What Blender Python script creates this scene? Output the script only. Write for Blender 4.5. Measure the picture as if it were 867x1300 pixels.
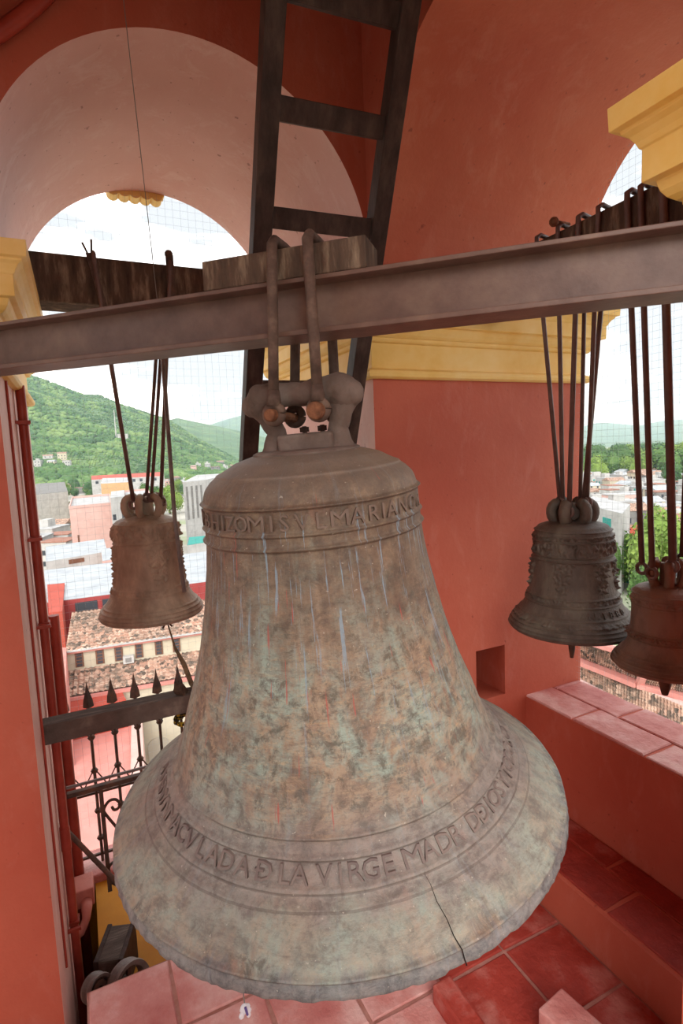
import bpy, bmesh, math, random
from mathutils import Vector, Matrix, noise
import numpy as np
random.seed(7)
PI = math.pi
SC = bpy.context.scene
COL = SC.collection
for o in list(bpy.data.objects): bpy.data.objects.remove(o)

# ------------------------------------------------------------------ camera
FPX = 698.6; PITCH = .1073; ROLL = -.0409; YAW = .4417
Fw = Vector((math.sin(YAW)*math.cos(PITCH), math.cos(YAW)*math.cos(PITCH), -math.sin(PITCH)))
R0 = Vector((math.cos(YAW), -math.sin(YAW), 0)); U0 = R0.cross(Fw)
Rt = R0*math.cos(ROLL)+U0*math.sin(ROLL); Up = -R0*math.sin(ROLL)+U0*math.cos(ROLL)
cam_d = bpy.data.cameras.new('camera'); cam = bpy.data.objects.new('camera', cam_d); COL.objects.link(cam)
cam_d.sensor_fit = 'VERTICAL'; cam_d.sensor_height = 36; cam_d.lens = 36*FPX/1300
cam_d.clip_start = .02; cam_d.clip_end = 20000
cam.matrix_world = Matrix(((Rt.x, Up.x, -Fw.x, 0), (Rt.y, Up.y, -Fw.y, 0), (Rt.z, Up.z, -Fw.z, 0), (0, 0, 0, 1)))
SC.camera = cam
def ray(u, v): return Fw+Rt*((u-433.5)/FPX)-Up*((v-650)/FPX)
def at_x(u, v, X): d = ray(u, v); return d*(X/d.x)
def at_y(u, v, Y): d = ray(u, v); return d*(Y/d.y)
def at_z(u, v, Z): d = ray(u, v); return d*(Z/d.z)
def at_d(u, v, t): return ray(u, v)*t
def bearing(u, v=585): d = ray(u, v); return math.atan2(d.x, d.y)

# ------------------------------------------------------------------ sky, light, exposure
EXPOSURE = 0.4; SKY = 4.8
SC.view_settings.view_transform = 'Standard'; SC.view_settings.look = 'None'
SC.view_settings.gamma = 1; SC.view_settings.use_curve_mapping = False
SC.view_settings.exposure = EXPOSURE
world = bpy.data.worlds.new('overcast_sky'); SC.world = world; world.use_nodes = True
nt = world.node_tree; nt.nodes.clear()
def N(nt, t, **k):
    n = nt.nodes.new(t)
    for a, b in k.items(): setattr(n, a, b)
    return n
wo = N(nt, 'ShaderNodeOutputWorld'); bg = N(nt, 'ShaderNodeBackground')
tc = N(nt, 'ShaderNodeTexCoord'); mp = N(nt, 'ShaderNodeMapping'); mp.inputs['Scale'].default_value = (1.6, 1.6, 7.0)
no = N(nt, 'ShaderNodeTexNoise'); no.inputs['Scale'].default_value = 1.9; no.inputs['Detail'].default_value = 5; no.inputs['Roughness'].default_value = .55
cr = N(nt, 'ShaderNodeValToRGB'); cr.color_ramp.elements[0].position = .46; cr.color_ramp.elements[1].position = .79
cr.color_ramp.elements[0].color = (.138, .145, .152, 1); cr.color_ramp.elements[1].color = (1, 1, 1, 1)
bg.inputs['Strength'].default_value = SKY
L = nt.links.new
L(tc.outputs['Generated'], mp.inputs['Vector']); L(mp.outputs['Vector'], no.inputs['Vector'])
L(no.outputs['Fac'], cr.inputs['Fac']); L(cr.outputs['Color'], bg.inputs['Color']); L(bg.outputs[0], wo.inputs['Surface'])
sun_d = bpy.data.lights.new('fill_sun', 'SUN'); sun = bpy.data.objects.new('fill_sun', sun_d); COL.objects.link(sun)  # broad soft fill added from behind the viewer to brighten bell and pier
sun_d.energy = 3.0; sun_d.angle = math.radians(45); sun_d.color = (1, .97, .92)
sun.rotation_euler = Vector((-.38, -.75, .52)).to_track_quat('Z', 'Y').to_euler()
SC.cycles.max_bounces = 10; SC.cycles.diffuse_bounces = 6; SC.cycles.volume_bounces = 1

# ------------------------------------------------------------------ materials
def srgb(h):
    c = [int(h[i:i+2], 16)/255 for i in (0, 2, 4)]
    return tuple(x/12.92 if x <= .04045 else ((x+.055)/1.055)**2.4 for x in c)+(1,)
def newmat(name):
    m = bpy.data.materials.new(name); m.use_nodes = True; nt = m.node_tree
    return m, nt, nt.nodes['Principled BSDF']
def tex(nt, kind='obj', scale=(1, 1, 1), rot=(0, 0, 0)):
    if kind == 'pos':
        g = N(nt, 'ShaderNodeNewGeometry'); src = g.outputs['Position']
    else:
        t = N(nt, 'ShaderNodeTexCoord'); src = t.outputs['Object']
    mp = N(nt, 'ShaderNodeMapping'); mp.inputs['Scale'].default_value = scale; mp.inputs['Rotation'].default_value = rot
    nt.links.new(src, mp.inputs['Vector']); return mp.outputs['Vector']
def noise_n(nt, vec, scale, detail=4, rough=.55, dist=0):
    n = N(nt, 'ShaderNodeTexNoise'); n.inputs['Scale'].default_value = scale; n.inputs['Detail'].default_value = detail
    n.inputs['Roughness'].default_value = rough; n.inputs['Distortion'].default_value = dist
    nt.links.new(vec, n.inputs['Vector']); return n.outputs['Fac']
def ramp(nt, fac, stops):
    r = N(nt, 'ShaderNodeValToRGB'); cr = r.color_ramp
    cr.elements[0].position, cr.elements[0].color = stops[0]
    cr.elements[1].position, cr.elements[1].color = stops[-1]
    for p, c in stops[1:-1]:
        e = cr.elements.new(p); e.color = c
    nt.links.new(fac, r.inputs['Fac']); return r.outputs['Color']
def gray(v): return (v, v, v, 1)
def mix(nt, fac, a, b, blend='MIX'):
    m = N(nt, 'ShaderNodeMix'); m.data_type = 'RGBA'; m.blend_type = blend
    for sock, val in ((m.inputs[0], fac), (m.inputs[6], a), (m.inputs[7], b)):
        if hasattr(val, 'default_value') or hasattr(val, 'is_linked'): nt.links.new(val, sock)
        else: sock.default_value = val
    return m.outputs[2]
def bump(nt, bs, h, strength, dist=.01):
    b = N(nt, 'ShaderNodeBump'); b.inputs['Strength'].default_value = strength; b.inputs['Distance'].default_value = dist
    nt.links.new(h, b.inputs['Height']); nt.links.new(b.outputs['Normal'], bs.inputs['Normal'])
def mottled(name, c0, c1, scale=4, rough=.8, bmp=.2, bscale=40, kind='pos', stretch=(1, 1, 1), c2=None, metallic=0, spec=.3, dist=.006, p0=.35, p1=.68, detail=6):
    m, nt, bs = newmat(name)
    v = tex(nt, kind, stretch)
    st = [(p0, srgb(c0)), (p1, srgb(c1))] if c2 is None else [(p0, srgb(c0)), ((p0+p1)/2, srgb(c1)), (p1, srgb(c2))]
    col = ramp(nt, noise_n(nt, v, scale, detail, .62), st)
    nt.links.new(col, bs.inputs['Base Color'])
    bs.inputs['Roughness'].default_value = rough; bs.inputs['Metallic'].default_value = metallic
    bs.inputs['Specular IOR Level'].default_value = spec
    if bmp: bump(nt, bs, noise_n(nt, v, bscale, 5, .6), bmp, dist)
    return m
def plain(name, c, rough=.7, metallic=0, spec=.3):
    m, nt, bs = newmat(name); bs.inputs['Base Color'].default_value = srgb(c); bs.inputs['Roughness'].default_value = rough
    bs.inputs['Metallic'].default_value = metallic; bs.inputs['Specular IOR Level'].default_value = spec; return m

def plaster(name, c0, c1, scuff='D79A8C', amt=.25):
    m, nt, bs = newmat(name); v = tex(nt, 'pos')
    col = ramp(nt, noise_n(nt, v, 1.7, 6, .6), [(.33, srgb(c0)), (.68, srgb(c1))])
    vs = tex(nt, 'pos', (3, 3, 1.1))
    sm = ramp(nt, noise_n(nt, vs, 3.2, 8, .72, .6), [(.52, gray(0)), (.80, gray(amt))])
    col = mix(nt, sm, col, srgb(scuff))
    sp = ramp(nt, noise_n(nt, v, 38, 2, .5), [(.70, gray(0)), (.76, gray(.5))])
    col = mix(nt, sp, col, srgb('6E2A20'))
    nt.links.new(col, bs.inputs['Base Color']); bs.inputs['Roughness'].default_value = .62; bs.inputs['Specular IOR Level'].default_value = .35
    h = mix(nt, .35, noise_n(nt, v, 7, 5, .6), noise_n(nt, v, 60, 3, .6))
    bump(nt, bs, h, .28, .012)
    return m
M = {}
M['red'] = plaster('terracotta_red_plaster', 'AE4F3A', 'BC614A')
M['red_soffit'] = plaster('terracotta_soffit_plaster', 'BC5C40', 'CA7254', 'DEA48E', .3)
M['skylit_soffit'] = plaster('skylit_chalky_pink_plaster', 'D09A8C', 'DAAA9E', 'EAD0C8', .55)  # chalky pink, lightened so the colour carries the light from outside
M['yellow'] = mottled('ochre_yellow_paint', 'E8B95E', 'EEC676', 5, .55, .12, 30, c2='F1CF88')
M['pit_yellow'] = mottled('deep_ochre_paint', 'B9780F', 'CF8F1C', 3, .6, .1, 30)
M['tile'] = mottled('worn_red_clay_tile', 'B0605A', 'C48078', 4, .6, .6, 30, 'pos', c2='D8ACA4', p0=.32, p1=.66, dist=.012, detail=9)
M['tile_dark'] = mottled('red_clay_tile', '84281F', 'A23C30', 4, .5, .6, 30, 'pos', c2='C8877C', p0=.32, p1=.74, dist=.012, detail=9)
M['grout'] = mottled('grout', 'A06A5E', 'B88478', 20, .9, .4, 60)
M['grout_dark'] = mottled('dirty_grout', '5E2A22', '8A4A40', 14, .9, .4, 60)
M['steel'] = mottled('painted_brown_steel', '5E453C', '6C5248', 9, .5, .15, 60, 'obj', (1, 1, 1), '7A6052', spec=.4)
M['wood'] = mottled('weathered_dark_wood', '463C36', '645850', 7, .8, .7, 30, 'obj', (1, 9, 1.2), '9A8C80', p0=.3, p1=.82)
M['wood_v'] = mottled('streaked_grey_wood', '41332A', '5E4B3E', 5, .85, .8, 22, 'obj', (6, 6, 1.2), '9C8872', p0=.34, p1=.74)
M['ladder'] = mottled('dark_brown_ladder_paint', '30221D', '41302A', 6, .55, .2, 40, 'obj', (4, 4, 1), '524038', spec=.2)
M['iron'] = mottled('rusty_iron', '4A3A32', '604C42', 18, .7, .5, 60, 'obj', c2='7A6456')
M['iron_dark'] = mottled('dark_wrought_iron', '43332C', '5C463A', 14, .6, .4, 60, 'obj', c2='7C5440')
M['rod'] = mottled('dark_rod_steel', '5E4842', '7A625A', 10, .45, .2, 60, 'obj', spec=.5)
M['rust'] = mottled('orange_rust', '5E3B28', '80533A', 30, .8, .6, 80, 'obj', c2='9A6A4A')
M['rope'] = mottled('frayed_hemp_rope', '6E5B46', '9A8468', 40, .95, .8, 90, 'obj')
M['yrope'] = mottled('yellow_black_rope', '2A2416', 'B89A2E', 45, .9, .4, 90, 'obj', p0=.45, p1=.52)
M['crack'] = plain('crack_shadow', '1B1512', 1)
M['wire'] = plain('galvanised_wire', 'A8ACB0', .6)
M['cord'] = plain('grey_cord', '7C746C', .8)
M['red_pipe'] = mottled('red_painted_pipe', '96382A', 'A84636', 12, .4, .1, 40)
M['pink_pipe'] = mottled('pink_painted_conduit', 'BE6E62', 'D08A7C', 9, .6, .2, 40)
M['plastic'] = plain('clear_plastic_scrap', 'D9D6DA', .3)
M['violet'] = plain('violet_print', '5A4A86', .5)
M['grey_rod'] = mottled('bare_metal_rod', '6C625E', '8C827C', 12, .4, .2, 60, 'obj')

def patina():
    m, nt, bs = newmat('bronze_patina_pale'); lk = nt.links.new
    t = N(nt, 'ShaderNodeTexCoord'); sep = N(nt, 'ShaderNodeSeparateXYZ'); lk(t.outputs['Object'], sep.inputs[0])
    at = N(nt, 'ShaderNodeMath', operation='ARCTAN2'); lk(sep.outputs['Y'], at.inputs[0]); lk(sep.outputs['X'], at.inputs[1])
    cmb = N(nt, 'ShaderNodeCombineXYZ'); lk(at.outputs[0], cmb.inputs['X']); lk(sep.outputs['Z'], cmb.inputs['Z'])
    def cyl(sx, sz, off=0):
        mp = N(nt, 'ShaderNodeMapping'); mp.inputs['Scale'].default_value = (sx, 1, sz); mp.inputs['Location'].default_value = (off, off*.7, 0)
        lk(cmb.outputs[0], mp.inputs['Vector']); return mp.outputs['Vector']
    def madd(f, k, z):
        n = N(nt, 'ShaderNodeMath', operation='MULTIPLY_ADD'); lk(f, n.inputs[0]); n.inputs[1].default_value = k; lk(z, n.inputs[2]); return n.outputs[0]
    v = t.outputs['Object']; Z = sep.outputs['Z']
    fine = noise_n(nt, v, 34, 10, .78, .4); mid = noise_n(nt, v, 9, 10, .74, .6); big = noise_n(nt, v, 3.2, 6, .6)
    base = ramp(nt, mid, [(.30, srgb('64524A')), (.42, srgb('887260')), (.52, srgb('A69078')), (.62, srgb('A09C8C')), (.74, srgb('90A298'))])
    # verdigris in broken patches
    ver = ramp(nt, madd(fine, .45, noise_n(nt, cyl(3.2, 6.5, 3), 1.2, 8, .7, .5)), [(.66, gray(0)), (.82, gray(.8))])
    base = mix(nt, ver, base, srgb('9AB0A4'))
    # horizontal scouring
    hb = noise_n(nt, cyl(7, 95), 1, 8, .78)
    base = mix(nt, ramp(nt, hb, [(.52, gray(0)), (.66, gray(.55))]), base, srgb('C7A67C'))
    base = mix(nt, ramp(nt, noise_n(nt, cyl(8, 120, 9), 1, 8, .78), [(.53, gray(0)), (.68, gray(.6))]), base, srgb('5E5042'))
    # fine dark pitting
    base = mix(nt, ramp(nt, fine, [(.49, gray(0)), (.60, gray(.75))]), base, srgb('504236'))
    # mauve grey weathering above the lip and in the letter band, ragged borders
    zz = madd(noise_n(nt, cyl(2.5, 6, 7), 1.5, 8, .7), .16, Z)
    low = ramp(nt, zz, [(.085, gray(.15)), (.14, gray(.25)), (.165, gray(.75)), (.215, gray(.8)), (.26, gray(.35)), (.34, gray(0))])
    base = mix(nt, low, base, ramp(nt, fine, [(.35, srgb('9C918A')), (.6, srgb('7C716C'))]))
    flare = ramp(nt, zz, [(.10, gray(0)), (.12, gray(.45)), (.15, gray(.4)), (.165, gray(0))])
    base = mix(nt, flare, base, ramp(nt, mid, [(.36, srgb('7C7C74')), (.5, srgb('9E9E90')), (.62, srgb('96A89C'))]))
    base = mix(nt, ramp(nt, noise_n(nt, cyl(9, 75, 4), 1, 9, .8), [(.50, gray(0)), (.62, gray(.55))]), base, srgb('6A6058'))
    lipm = ramp(nt, madd(noise_n(nt, cyl(9, 9, 2), 1.5, 8, .7), .06, Z), [(.052, gray(.85)), (.064, gray(0))])
    base = mix(nt, lipm, base, ramp(nt, fine, [(.38, srgb('8C8C8A')), (.55, srgb('67686A')), (.66, srgb('4C4C4C'))]))
    # left flank chalky
    # dark brown head, running down in streaks
    z2 = madd(noise_n(nt, cyl(8, .8, 1), 1.3, 9, .72), .5, Z)
    top = ramp(nt, z2, [(.62, gray(0)), (.78, gray(.55)), (.93, gray(.92))])
    base = mix(nt, top, base, ramp(nt, noise_n(nt, v, 20, 9, .75), [(.32, srgb('4A3B30')), (.5, srgb('6C5848')), (.62, srgb('85705A')), (.75, srgb('9C8468'))]))
    dustz = ramp(nt, madd(big, .1, Z), [(.80, gray(0)), (.86, gray(.65))])
    base = mix(nt, dustz, base, srgb('8E8074'))
    # dark lines painted under the raised ridges, standing in for their shade
    for zc, wd in ((.0945, .0035), (.1295, .003), (.1555, .0035), (.6585, .0035), (.6862, .003), (.7382, .0035), (.080, .003), (.0245, .003)):
        dz = N(nt, 'ShaderNodeMath', operation='COMPARE'); lk(madd(noise_n(nt, cyl(6, 2, zc*50), 2, 3, .6), .002, Z), dz.inputs[0]); dz.inputs[1].default_value = zc+.001; dz.inputs[2].default_value = wd*.55
        dm = N(nt, 'ShaderNodeMath', operation='MULTIPLY'); lk(dz.outputs[0], dm.inputs[0]); dm.inputs[1].default_value = .42
        base = mix(nt, dm.outputs[0], base, srgb('4E4038'))
    # pale blue drips
    st = ramp(nt, noise_n(nt, cyl(15, 2.6, 5), 1.9, 7, .68), [(.585, gray(0)), (.625, gray(.75))])
    zs = ramp(nt, Z, [(.25, gray(.1)), (.40, gray(.7)), (.69, gray(1)), (.735, gray(.15))])
    st2 = N(nt, 'ShaderNodeMath', operation='MULTIPLY'); lk(st, st2.inputs[0]); lk(zs, st2.inputs[1])
    base = mix(nt, st2.outputs[0], base, srgb('8EAABC'))
    # red paint drips, short
    rd = ramp(nt, noise_n(nt, cyl(30, 7, 11), 1.25, 3, .5), [(.70, gray(0)), (.725, gray(.7))])
    rz = ramp(nt, Z, [(.165, gray(0)), (.18, gray(1))]); rm = N(nt, 'ShaderNodeMath', operation='MULTIPLY'); lk(rd, rm.inputs[0]); lk(rz, rm.inputs[1])
    base = mix(nt, rm.outputs[0], base, srgb('B2544A'))
    blush = ramp(nt, noise_n(nt, cyl(2.2, 5, 21), 1.3, 6, .7), [(.6, gray(0)), (.74, gray(.35))])
    base = mix(nt, blush, base, srgb('B0705E'))
    sp = ramp(nt, noise_n(nt, v, 130, 2, .5), [(.71, gray(0)), (.76, gray(.5))])
    base = mix(nt, sp, base, srgb('D2CABA'))
    lk(base, bs.inputs['Base Color']); bs.inputs['Roughness'].default_value = .52; bs.inputs['Metallic'].default_value = .08
    bs.inputs['Specular IOR Level'].default_value = .5
    h = mix(nt, .5, noise_n(nt, cyl(30, 170), 1, 6, .7), fine)
    bump(nt, bs, h, .6, .007)
    return m
M['patina'] = patina()
M['crown'] = mottled('weathered_bronze_crown', '5A4B42', '74635A', 9, .75, .6, 50, 'obj', c2='8E8076', p0=.3, p1=.72)
M['letter'] = mottled('raised_bronze_letter', '6A5A50', '857468', 14, .65, .4, 60, 'obj')
M['letter_low'] = mottled('raised_grey_letter', '6E605C', '86786F', 14, .65, .4, 60, 'obj')
M['bronze_l'] = mottled('brown_bronze', '8A7C6A', 'AA9A86', 12, .6, .7, 70, 'obj', (1, 1, .5), 'CCBAA2', spec=.5, p0=.3, p1=.7, detail=9)
M['bronze_r'] = mottled('dark_green_bronze', '443A32', '5E5248', 12, .6, .7, 70, 'obj', (1, 1, .6), '766C5E', spec=.5, p0=.3, p1=.7, detail=9)
M['bronze_s'] = mottled('rust_brown_bronze', '6C5648', '8C7060', 12, .55, .7, 70, 'obj', (1, 1, .6), '8E684E', spec=.5, p0=.3, p1=.7, detail=9)

# ------------------------------------------------------------------ mesh helpers
class MB:
    def __init__(s): s.v = []; s.f = []
    def quad(s, *p):
        i = len(s.v); s.v += [tuple(q) for q in p]; s.f.append(tuple(range(i, i+len(p)))); return s
    def box(s, x0, x1, y0, y1, z0, z1, bev=0):
        return s.prism([(x0, y0), (x1, y0), (x1, y1), (x0, y1)], z0, z1)
    def prism(s, poly, z0, z1):
        a = sum(poly[i][0]*poly[(i+1) % len(poly)][1]-poly[(i+1) % len(poly)][0]*poly[i][1] for i in range(len(poly)))
        if a < 0: poly = poly[::-1]
        n = len(poly); i = len(s.v)
        s.v += [(p[0], p[1], z0) for p in poly]+[(p[0], p[1], z1) for p in poly]
        s.f.append(tuple(i+k for k in reversed(range(n)))); s.f.append(tuple(i+n+k for k in range(n)))
        for k in range(n): s.f.append((i+k, i+(k+1) % n, i+n+(k+1) % n, i+n+k))
        return s
    def obox(s, c, ax, ay, az):   # oriented box, half vectors
        c = Vector(c); i = len(s.v)
        for sz in (-1, 1):
            for sx, sy in ((-1, -1), (1, -1), (1, 1), (-1, 1)): s.v.append(tuple(c+ax*sx+ay*sy+az*sz))
        s.f += [tuple(i+k for k in t) for t in ((3, 2, 1, 0), (4, 5, 6, 7), (0, 1, 5, 4), (1, 2, 6, 5), (2, 3, 7, 6), (3, 0, 4, 7))]
        return s
    def bar(s, a, b, w, h, up=(0, 0, 1)):
        a = Vector(a); b = Vector(b); d = b-a; l = d.length; d /= l; up = Vector(up)
        x = d.cross(up)
        if x.length < 1e-4: x = d.cross(Vector((0, 1, 0)))
        x.normalize(); y = x.cross(d)
        return s.obox((a+b)/2, x*(w/2), d*(l/2), y*(h/2))
    def tube(s, pts, r, n=8, cap=True):
        pts = [Vector(p) for p in pts]; m = len(pts)
        rs = r if isinstance(r, (list, tuple)) else [r]*m
        i0 = len(s.v); prev = None
        for k, p in enumerate(pts):
            d = (pts[min(k+1, m-1)]-pts[max(k-1, 0)])
            if d.length < 1e-9: d = Vector((0, 0, 1))
            d.normalize()
            if prev is None:
                x = d.cross(Vector((0, 0, 1)))
                if x.length < .05: x = d.cross(Vector((0, 1, 0)))
            else: x = prev-d*prev.dot(d)
            x.normalize(); prev = x; y = d.cross(x)
            for j in range(n):
                a = 2*PI*j/n; s.v.append(tuple(p+(x*math.cos(a)+y*math.sin(a))*rs[k]))
        for k in range(m-1):
            for j in range(n):
                a = i0+k*n+j; b = i0+k*n+(j+1) % n; s.f.append((a, b, b+n, a+n))
        if cap:
            s.f.append(tuple(i0+j for j in reversed(range(n)))); s.f.append(tuple(i0+(m-1)*n+j for j in range(n)))
        return s
    def lathe(s, prof, n=32, c=(0, 0, 0), close=False, fn=None):
        i0 = len(s.v); m = len(prof); c = Vector(c)
        for r, z in prof:
            for j in range(n):
                a = 2*PI*j/n; rr, zz = (r, z) if fn is None else fn(r, z, a)
                s.v.append((c.x+rr*math.cos(a), c.y+rr*math.sin(a), c.z+zz))
        for k in range(m-1):
            for j in range(n):
                a = i0+k*n+j; b = i0+k*n+(j+1) % n; s.f.append((a, b, b+n, a+n))
        if close:
            s.f.append(tuple(i0+j for j in reversed(range(n)))); s.f.append(tuple(i0+(m-1)*n+j for j in range(n)))
        return s
    def ball(s, c, r, n=10, sq=(1, 1, 1)):
        c = Vector(c); m = max(4, n//2)
        i0 = len(s.v)
        for k in range(1, m):
            t = PI*k/m
            for j in range(n):
                a = 2*PI*j/n; s.v.append((c.x+r*sq[0]*math.sin(t)*math.cos(a), c.y+r*sq[1]*math.sin(t)*math.sin(a), c.z+r*sq[2]*math.cos(t)))
        for k in range(m-2):
            for j in range(n): a = i0+k*n+j; b = i0+k*n+(j+1) % n; s.f.append((a+n, b+n, b, a))
        t = len(s.v); s.v += [(c.x, c.y, c.z+r*sq[2]), (c.x, c.y, c.z-r*sq[2])]
        for j in range(n):
            s.f.append((t, i0+j, i0+(j+1) % n)); e = i0+(m-2)*n; s.f.append((t+1, e+(j+1) % n, e+j))
        return s
    def mesh(s, name, mat, off=(0, 0, 0), smooth=False):
        me = bpy.data.meshes.new(name); o = Vector(off)
        me.from_pydata([(v[0]-o.x, v[1]-o.y, v[2]-o.z) for v in s.v], [], s.f); me.validate(); me.update()
        if mat is not None: me.materials.append(mat)
        if smooth: me.polygons.foreach_set('use_smooth', [True]*len(me.polygons))
        return me
    def build(s, name, mat, parent=None, smooth=False, off=None, bevel=0, autos=None):
        off = Vector(off) if off is not None else (Vector(parent.get('_o', (0, 0, 0))) if parent is not None else Vector((0, 0, 0)))
        o = bpy.data.objects.new(name, s.mesh(name, mat, off, smooth)); COL.objects.link(o)
        if parent is not None: o.parent = parent
        else: o.location = off
        o['_o'] = tuple(off)
        if bevel:
            b = o.modifiers.new('bevel', 'BEVEL'); b.width = bevel; b.segments = 2; b.limit_method = 'ANGLE'
        if autos:
            o.data.polygons.foreach_set('use_smooth', [True]*len(o.data.polygons))
            o.data.set_sharp_from_angle(angle=math.radians(autos))
        return o
def thing(name, label, cat, loc=(0, 0, 0), group=None):
    o = bpy.data.objects.new(name, None); COL.objects.link(o); o.location = loc; o.empty_display_size = .1
    o['_o'] = tuple(loc); o['label'] = label; o['category'] = cat
    if group: o['group'] = group
    return o
def tag(o, label, cat, group=None, kind=None):
    o['label'] = label; o['category'] = cat
    if group: o['group'] = group
    if kind: o['kind'] = kind
    return o
def struct(o, label=None, cat=None):
    o['kind'] = 'structure'
    if label: o['label'] = label
    if cat: o['category'] = cat
    return o

# ------------------------------------------------------------------ tower: dimensions (metres, eye at the origin)
PX, PY, W, T = 1.0689, 1.9229, 1.2633, 1.1418
QX, SY = PX-W, PY-W                      # left jamb plane, near jamb plane
XO, YO = PX+T, PY+T                      # outer faces
SPR = .723                               # arch springing height
FL = -1.854                              # chamber floor
HB = -1.657; XS = 1.553                  # step
HP = -1.191; XP = 1.848; XB = 2.199      # parapet
TOP = 3.6
XW, YS = QX-T, SY-T

def pier(name, x0, x1, y0, y1, label, z0=-3.4):
    o = MB().box(x0, x1, y0, y1, z0, TOP).build(name, M['red']); return struct(o, label, 'pier')
# the far corner pier has a square niche in its near face
NX0, NX1, NZ0, NZ1 = 1.552, 1.720, -1.155, -.917
b = MB()
x0, x1, y0, y1, z0, z1 = PX, XO, PY, YO, -3.4, TOP
def rect_y(x0, x1, z0, z1, y, flip=False):
    p = [(x0, y, z0), (x1, y, z0), (x1, y, z1), (x0, y, z1)]; b.quad(*(p[::-1] if flip else p))
for a0, a1, c0, c1 in ((x0, NX0, z0, z1), (NX1, x1, z0, z1), (NX0, NX1, z0, NZ0), (NX0, NX1, NZ1, z1)): rect_y(a0, a1, c0, c1, y0)
nd = PY+.30
rect_y(NX0, NX1, NZ0, NZ1, nd)
b.quad((NX0, y0, NZ0), (NX0, nd, NZ0), (NX0, nd, NZ1), (NX0, y0, NZ1)); b.quad((NX1, y0, NZ1), (NX1, nd, NZ1), (NX1, nd, NZ0), (NX1, y0, NZ0))
b.quad((NX0, y0, NZ0), (NX1, y0, NZ0), (NX1, nd, NZ0), (NX0, nd, NZ0)); b.quad((NX0, nd, NZ1), (NX1, nd, NZ1), (NX1, y0, NZ1), (NX0, y0, NZ1))
b.quad((x1, y0, z0), (x1, y1, z0), (x1, y1, z1), (x1, y0, z1)); b.quad((x0, y1, z0), (x0, y0, z0), (x0, y0, z1), (x0, y1, z1))
rect_y(x0, x1, z0, z1, y1, True); b.quad((x0, y0, z1), (x1, y0, z1), (x1, y1, z1), (x0, y1, z1))
pier_far = struct(b.build('wall_far_corner', M['red']), 'red plastered corner pier with a square niche behind the great bell', 'pier')
pier_left = pier('wall_left_corner', XW, QX, PY, YO, 'red plastered pier with painted pipes at the left edge')
pier_right = pier('wall_right_corner', PX, XO, YS, SY, 'red plastered pier under the yellow cornice at the upper right')
pier_near = pier('wall_near_corner', XW, QX, YS, SY, 'red plastered pier beside the viewer')

def skylit_face(o, sx):   # chalky pink on the far opening's two jambs, lightened to stand in for sky light
    o.data.materials.append(M['skylit_soffit'])
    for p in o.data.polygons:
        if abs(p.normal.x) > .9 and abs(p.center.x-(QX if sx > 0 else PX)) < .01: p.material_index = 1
skylit_face(pier_left, 1); skylit_face(pier_far, -1)
CORN = [(.0, .282), (.018, .282), (.03, .289), (.033, .30), (.03, .312), (.018, .318), (.008, .322), (.008, .418), (.02, .421), (.026, .428), (.026, .436),
        (.034, .438), (.044, .446), (.052, .458), (.056, .472), (.056, .477), (.074, .479), (.074, .537), (.078, .54), (.082, .550), (.09, .562), (.1, .570), (.1, .576), (.114, .579), (.116, .622), (.0, .64)]
def cornice(parent, x0, x1, y0, y1, prof=CORN):
    b = MB(); m = len(prof)
    for o, z in prof: b.v += [(x0-o, y0-o, z), (x1+o, y0-o, z), (x1+o, y1+o, z), (x0-o, y1+o, z)]
    for k in range(m-1):
        for j in range(4): a = k*4+j; c = k*4+(j+1) % 4; b.f.append((a, c, c+4, a+4))
    o = b.build('cornice', M['yellow'], parent, bevel=.0015); o['label'] = 'yellow moulded cornice'
cornice(pier_far, PX, XO, PY, YO); cornice(pier_left, XW, QX, PY, YO)
cornice(pier_right, PX, XO, YS, SY, [(0, .40)]+[c for c in CORN if c[1] > .4]); cornice(pier_near, XW, QX, YS, SY)

def arch(name, axis, lo, hi, d0, d1, label, soffit='red_soffit'):
    """barrel vault between springing and TOP; span lo..hi, depth d0..d1"""
    b = MB(); n = 48; c = (lo+hi)/2; r = (hi-lo)/2
    pts = [(c-r*math.cos(PI*k/n), SPR+r*math.sin(PI*k/n)) for k in range(n+1)]
    P = (lambda s, d, z: (s, d, z)) if axis == 'y' else (lambda s, d, z: (d, s, z))
    for k in range(n):
        (s0, h0), (s1, h1) = pts[k], pts[k+1]
        b.quad(P(s0, d0, h0), P(s0, d1, h0), P(s1, d1, h1), P(s1, d0, h1))
        for d in (d0, d1): b.quad(P(s0, d, h0), P(s1, d, h1), P(s1, d, TOP), P(s0, d, TOP))
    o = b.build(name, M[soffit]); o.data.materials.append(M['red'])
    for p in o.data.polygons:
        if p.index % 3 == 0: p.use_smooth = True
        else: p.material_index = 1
    return struct(o, label, 'arch')
arch('wall_far', 'y', QX, PX, PY, YO, 'pink barrel arch over the opening toward the hill', 'skylit_soffit')
arch('wall_right', 'x', SY, PY, PX, XO, 'large red barrel arch over the right opening')
arch('wall_near', 'y', QX, PX, YS, SY, 'red barrel arch above the viewer')
arch('wall_left', 'x', SY, PY, XW, QX, 'red barrel arch over the left opening')
struct(MB().box(XW, XO, YS, YO, TOP, TOP+.2).build('ceiling', M['ladder']), 'unseen ceiling of the bell chamber, darkened to cut bounced light', 'ceiling')  # out of view; made dark to cut bounce on the upper walls

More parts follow.
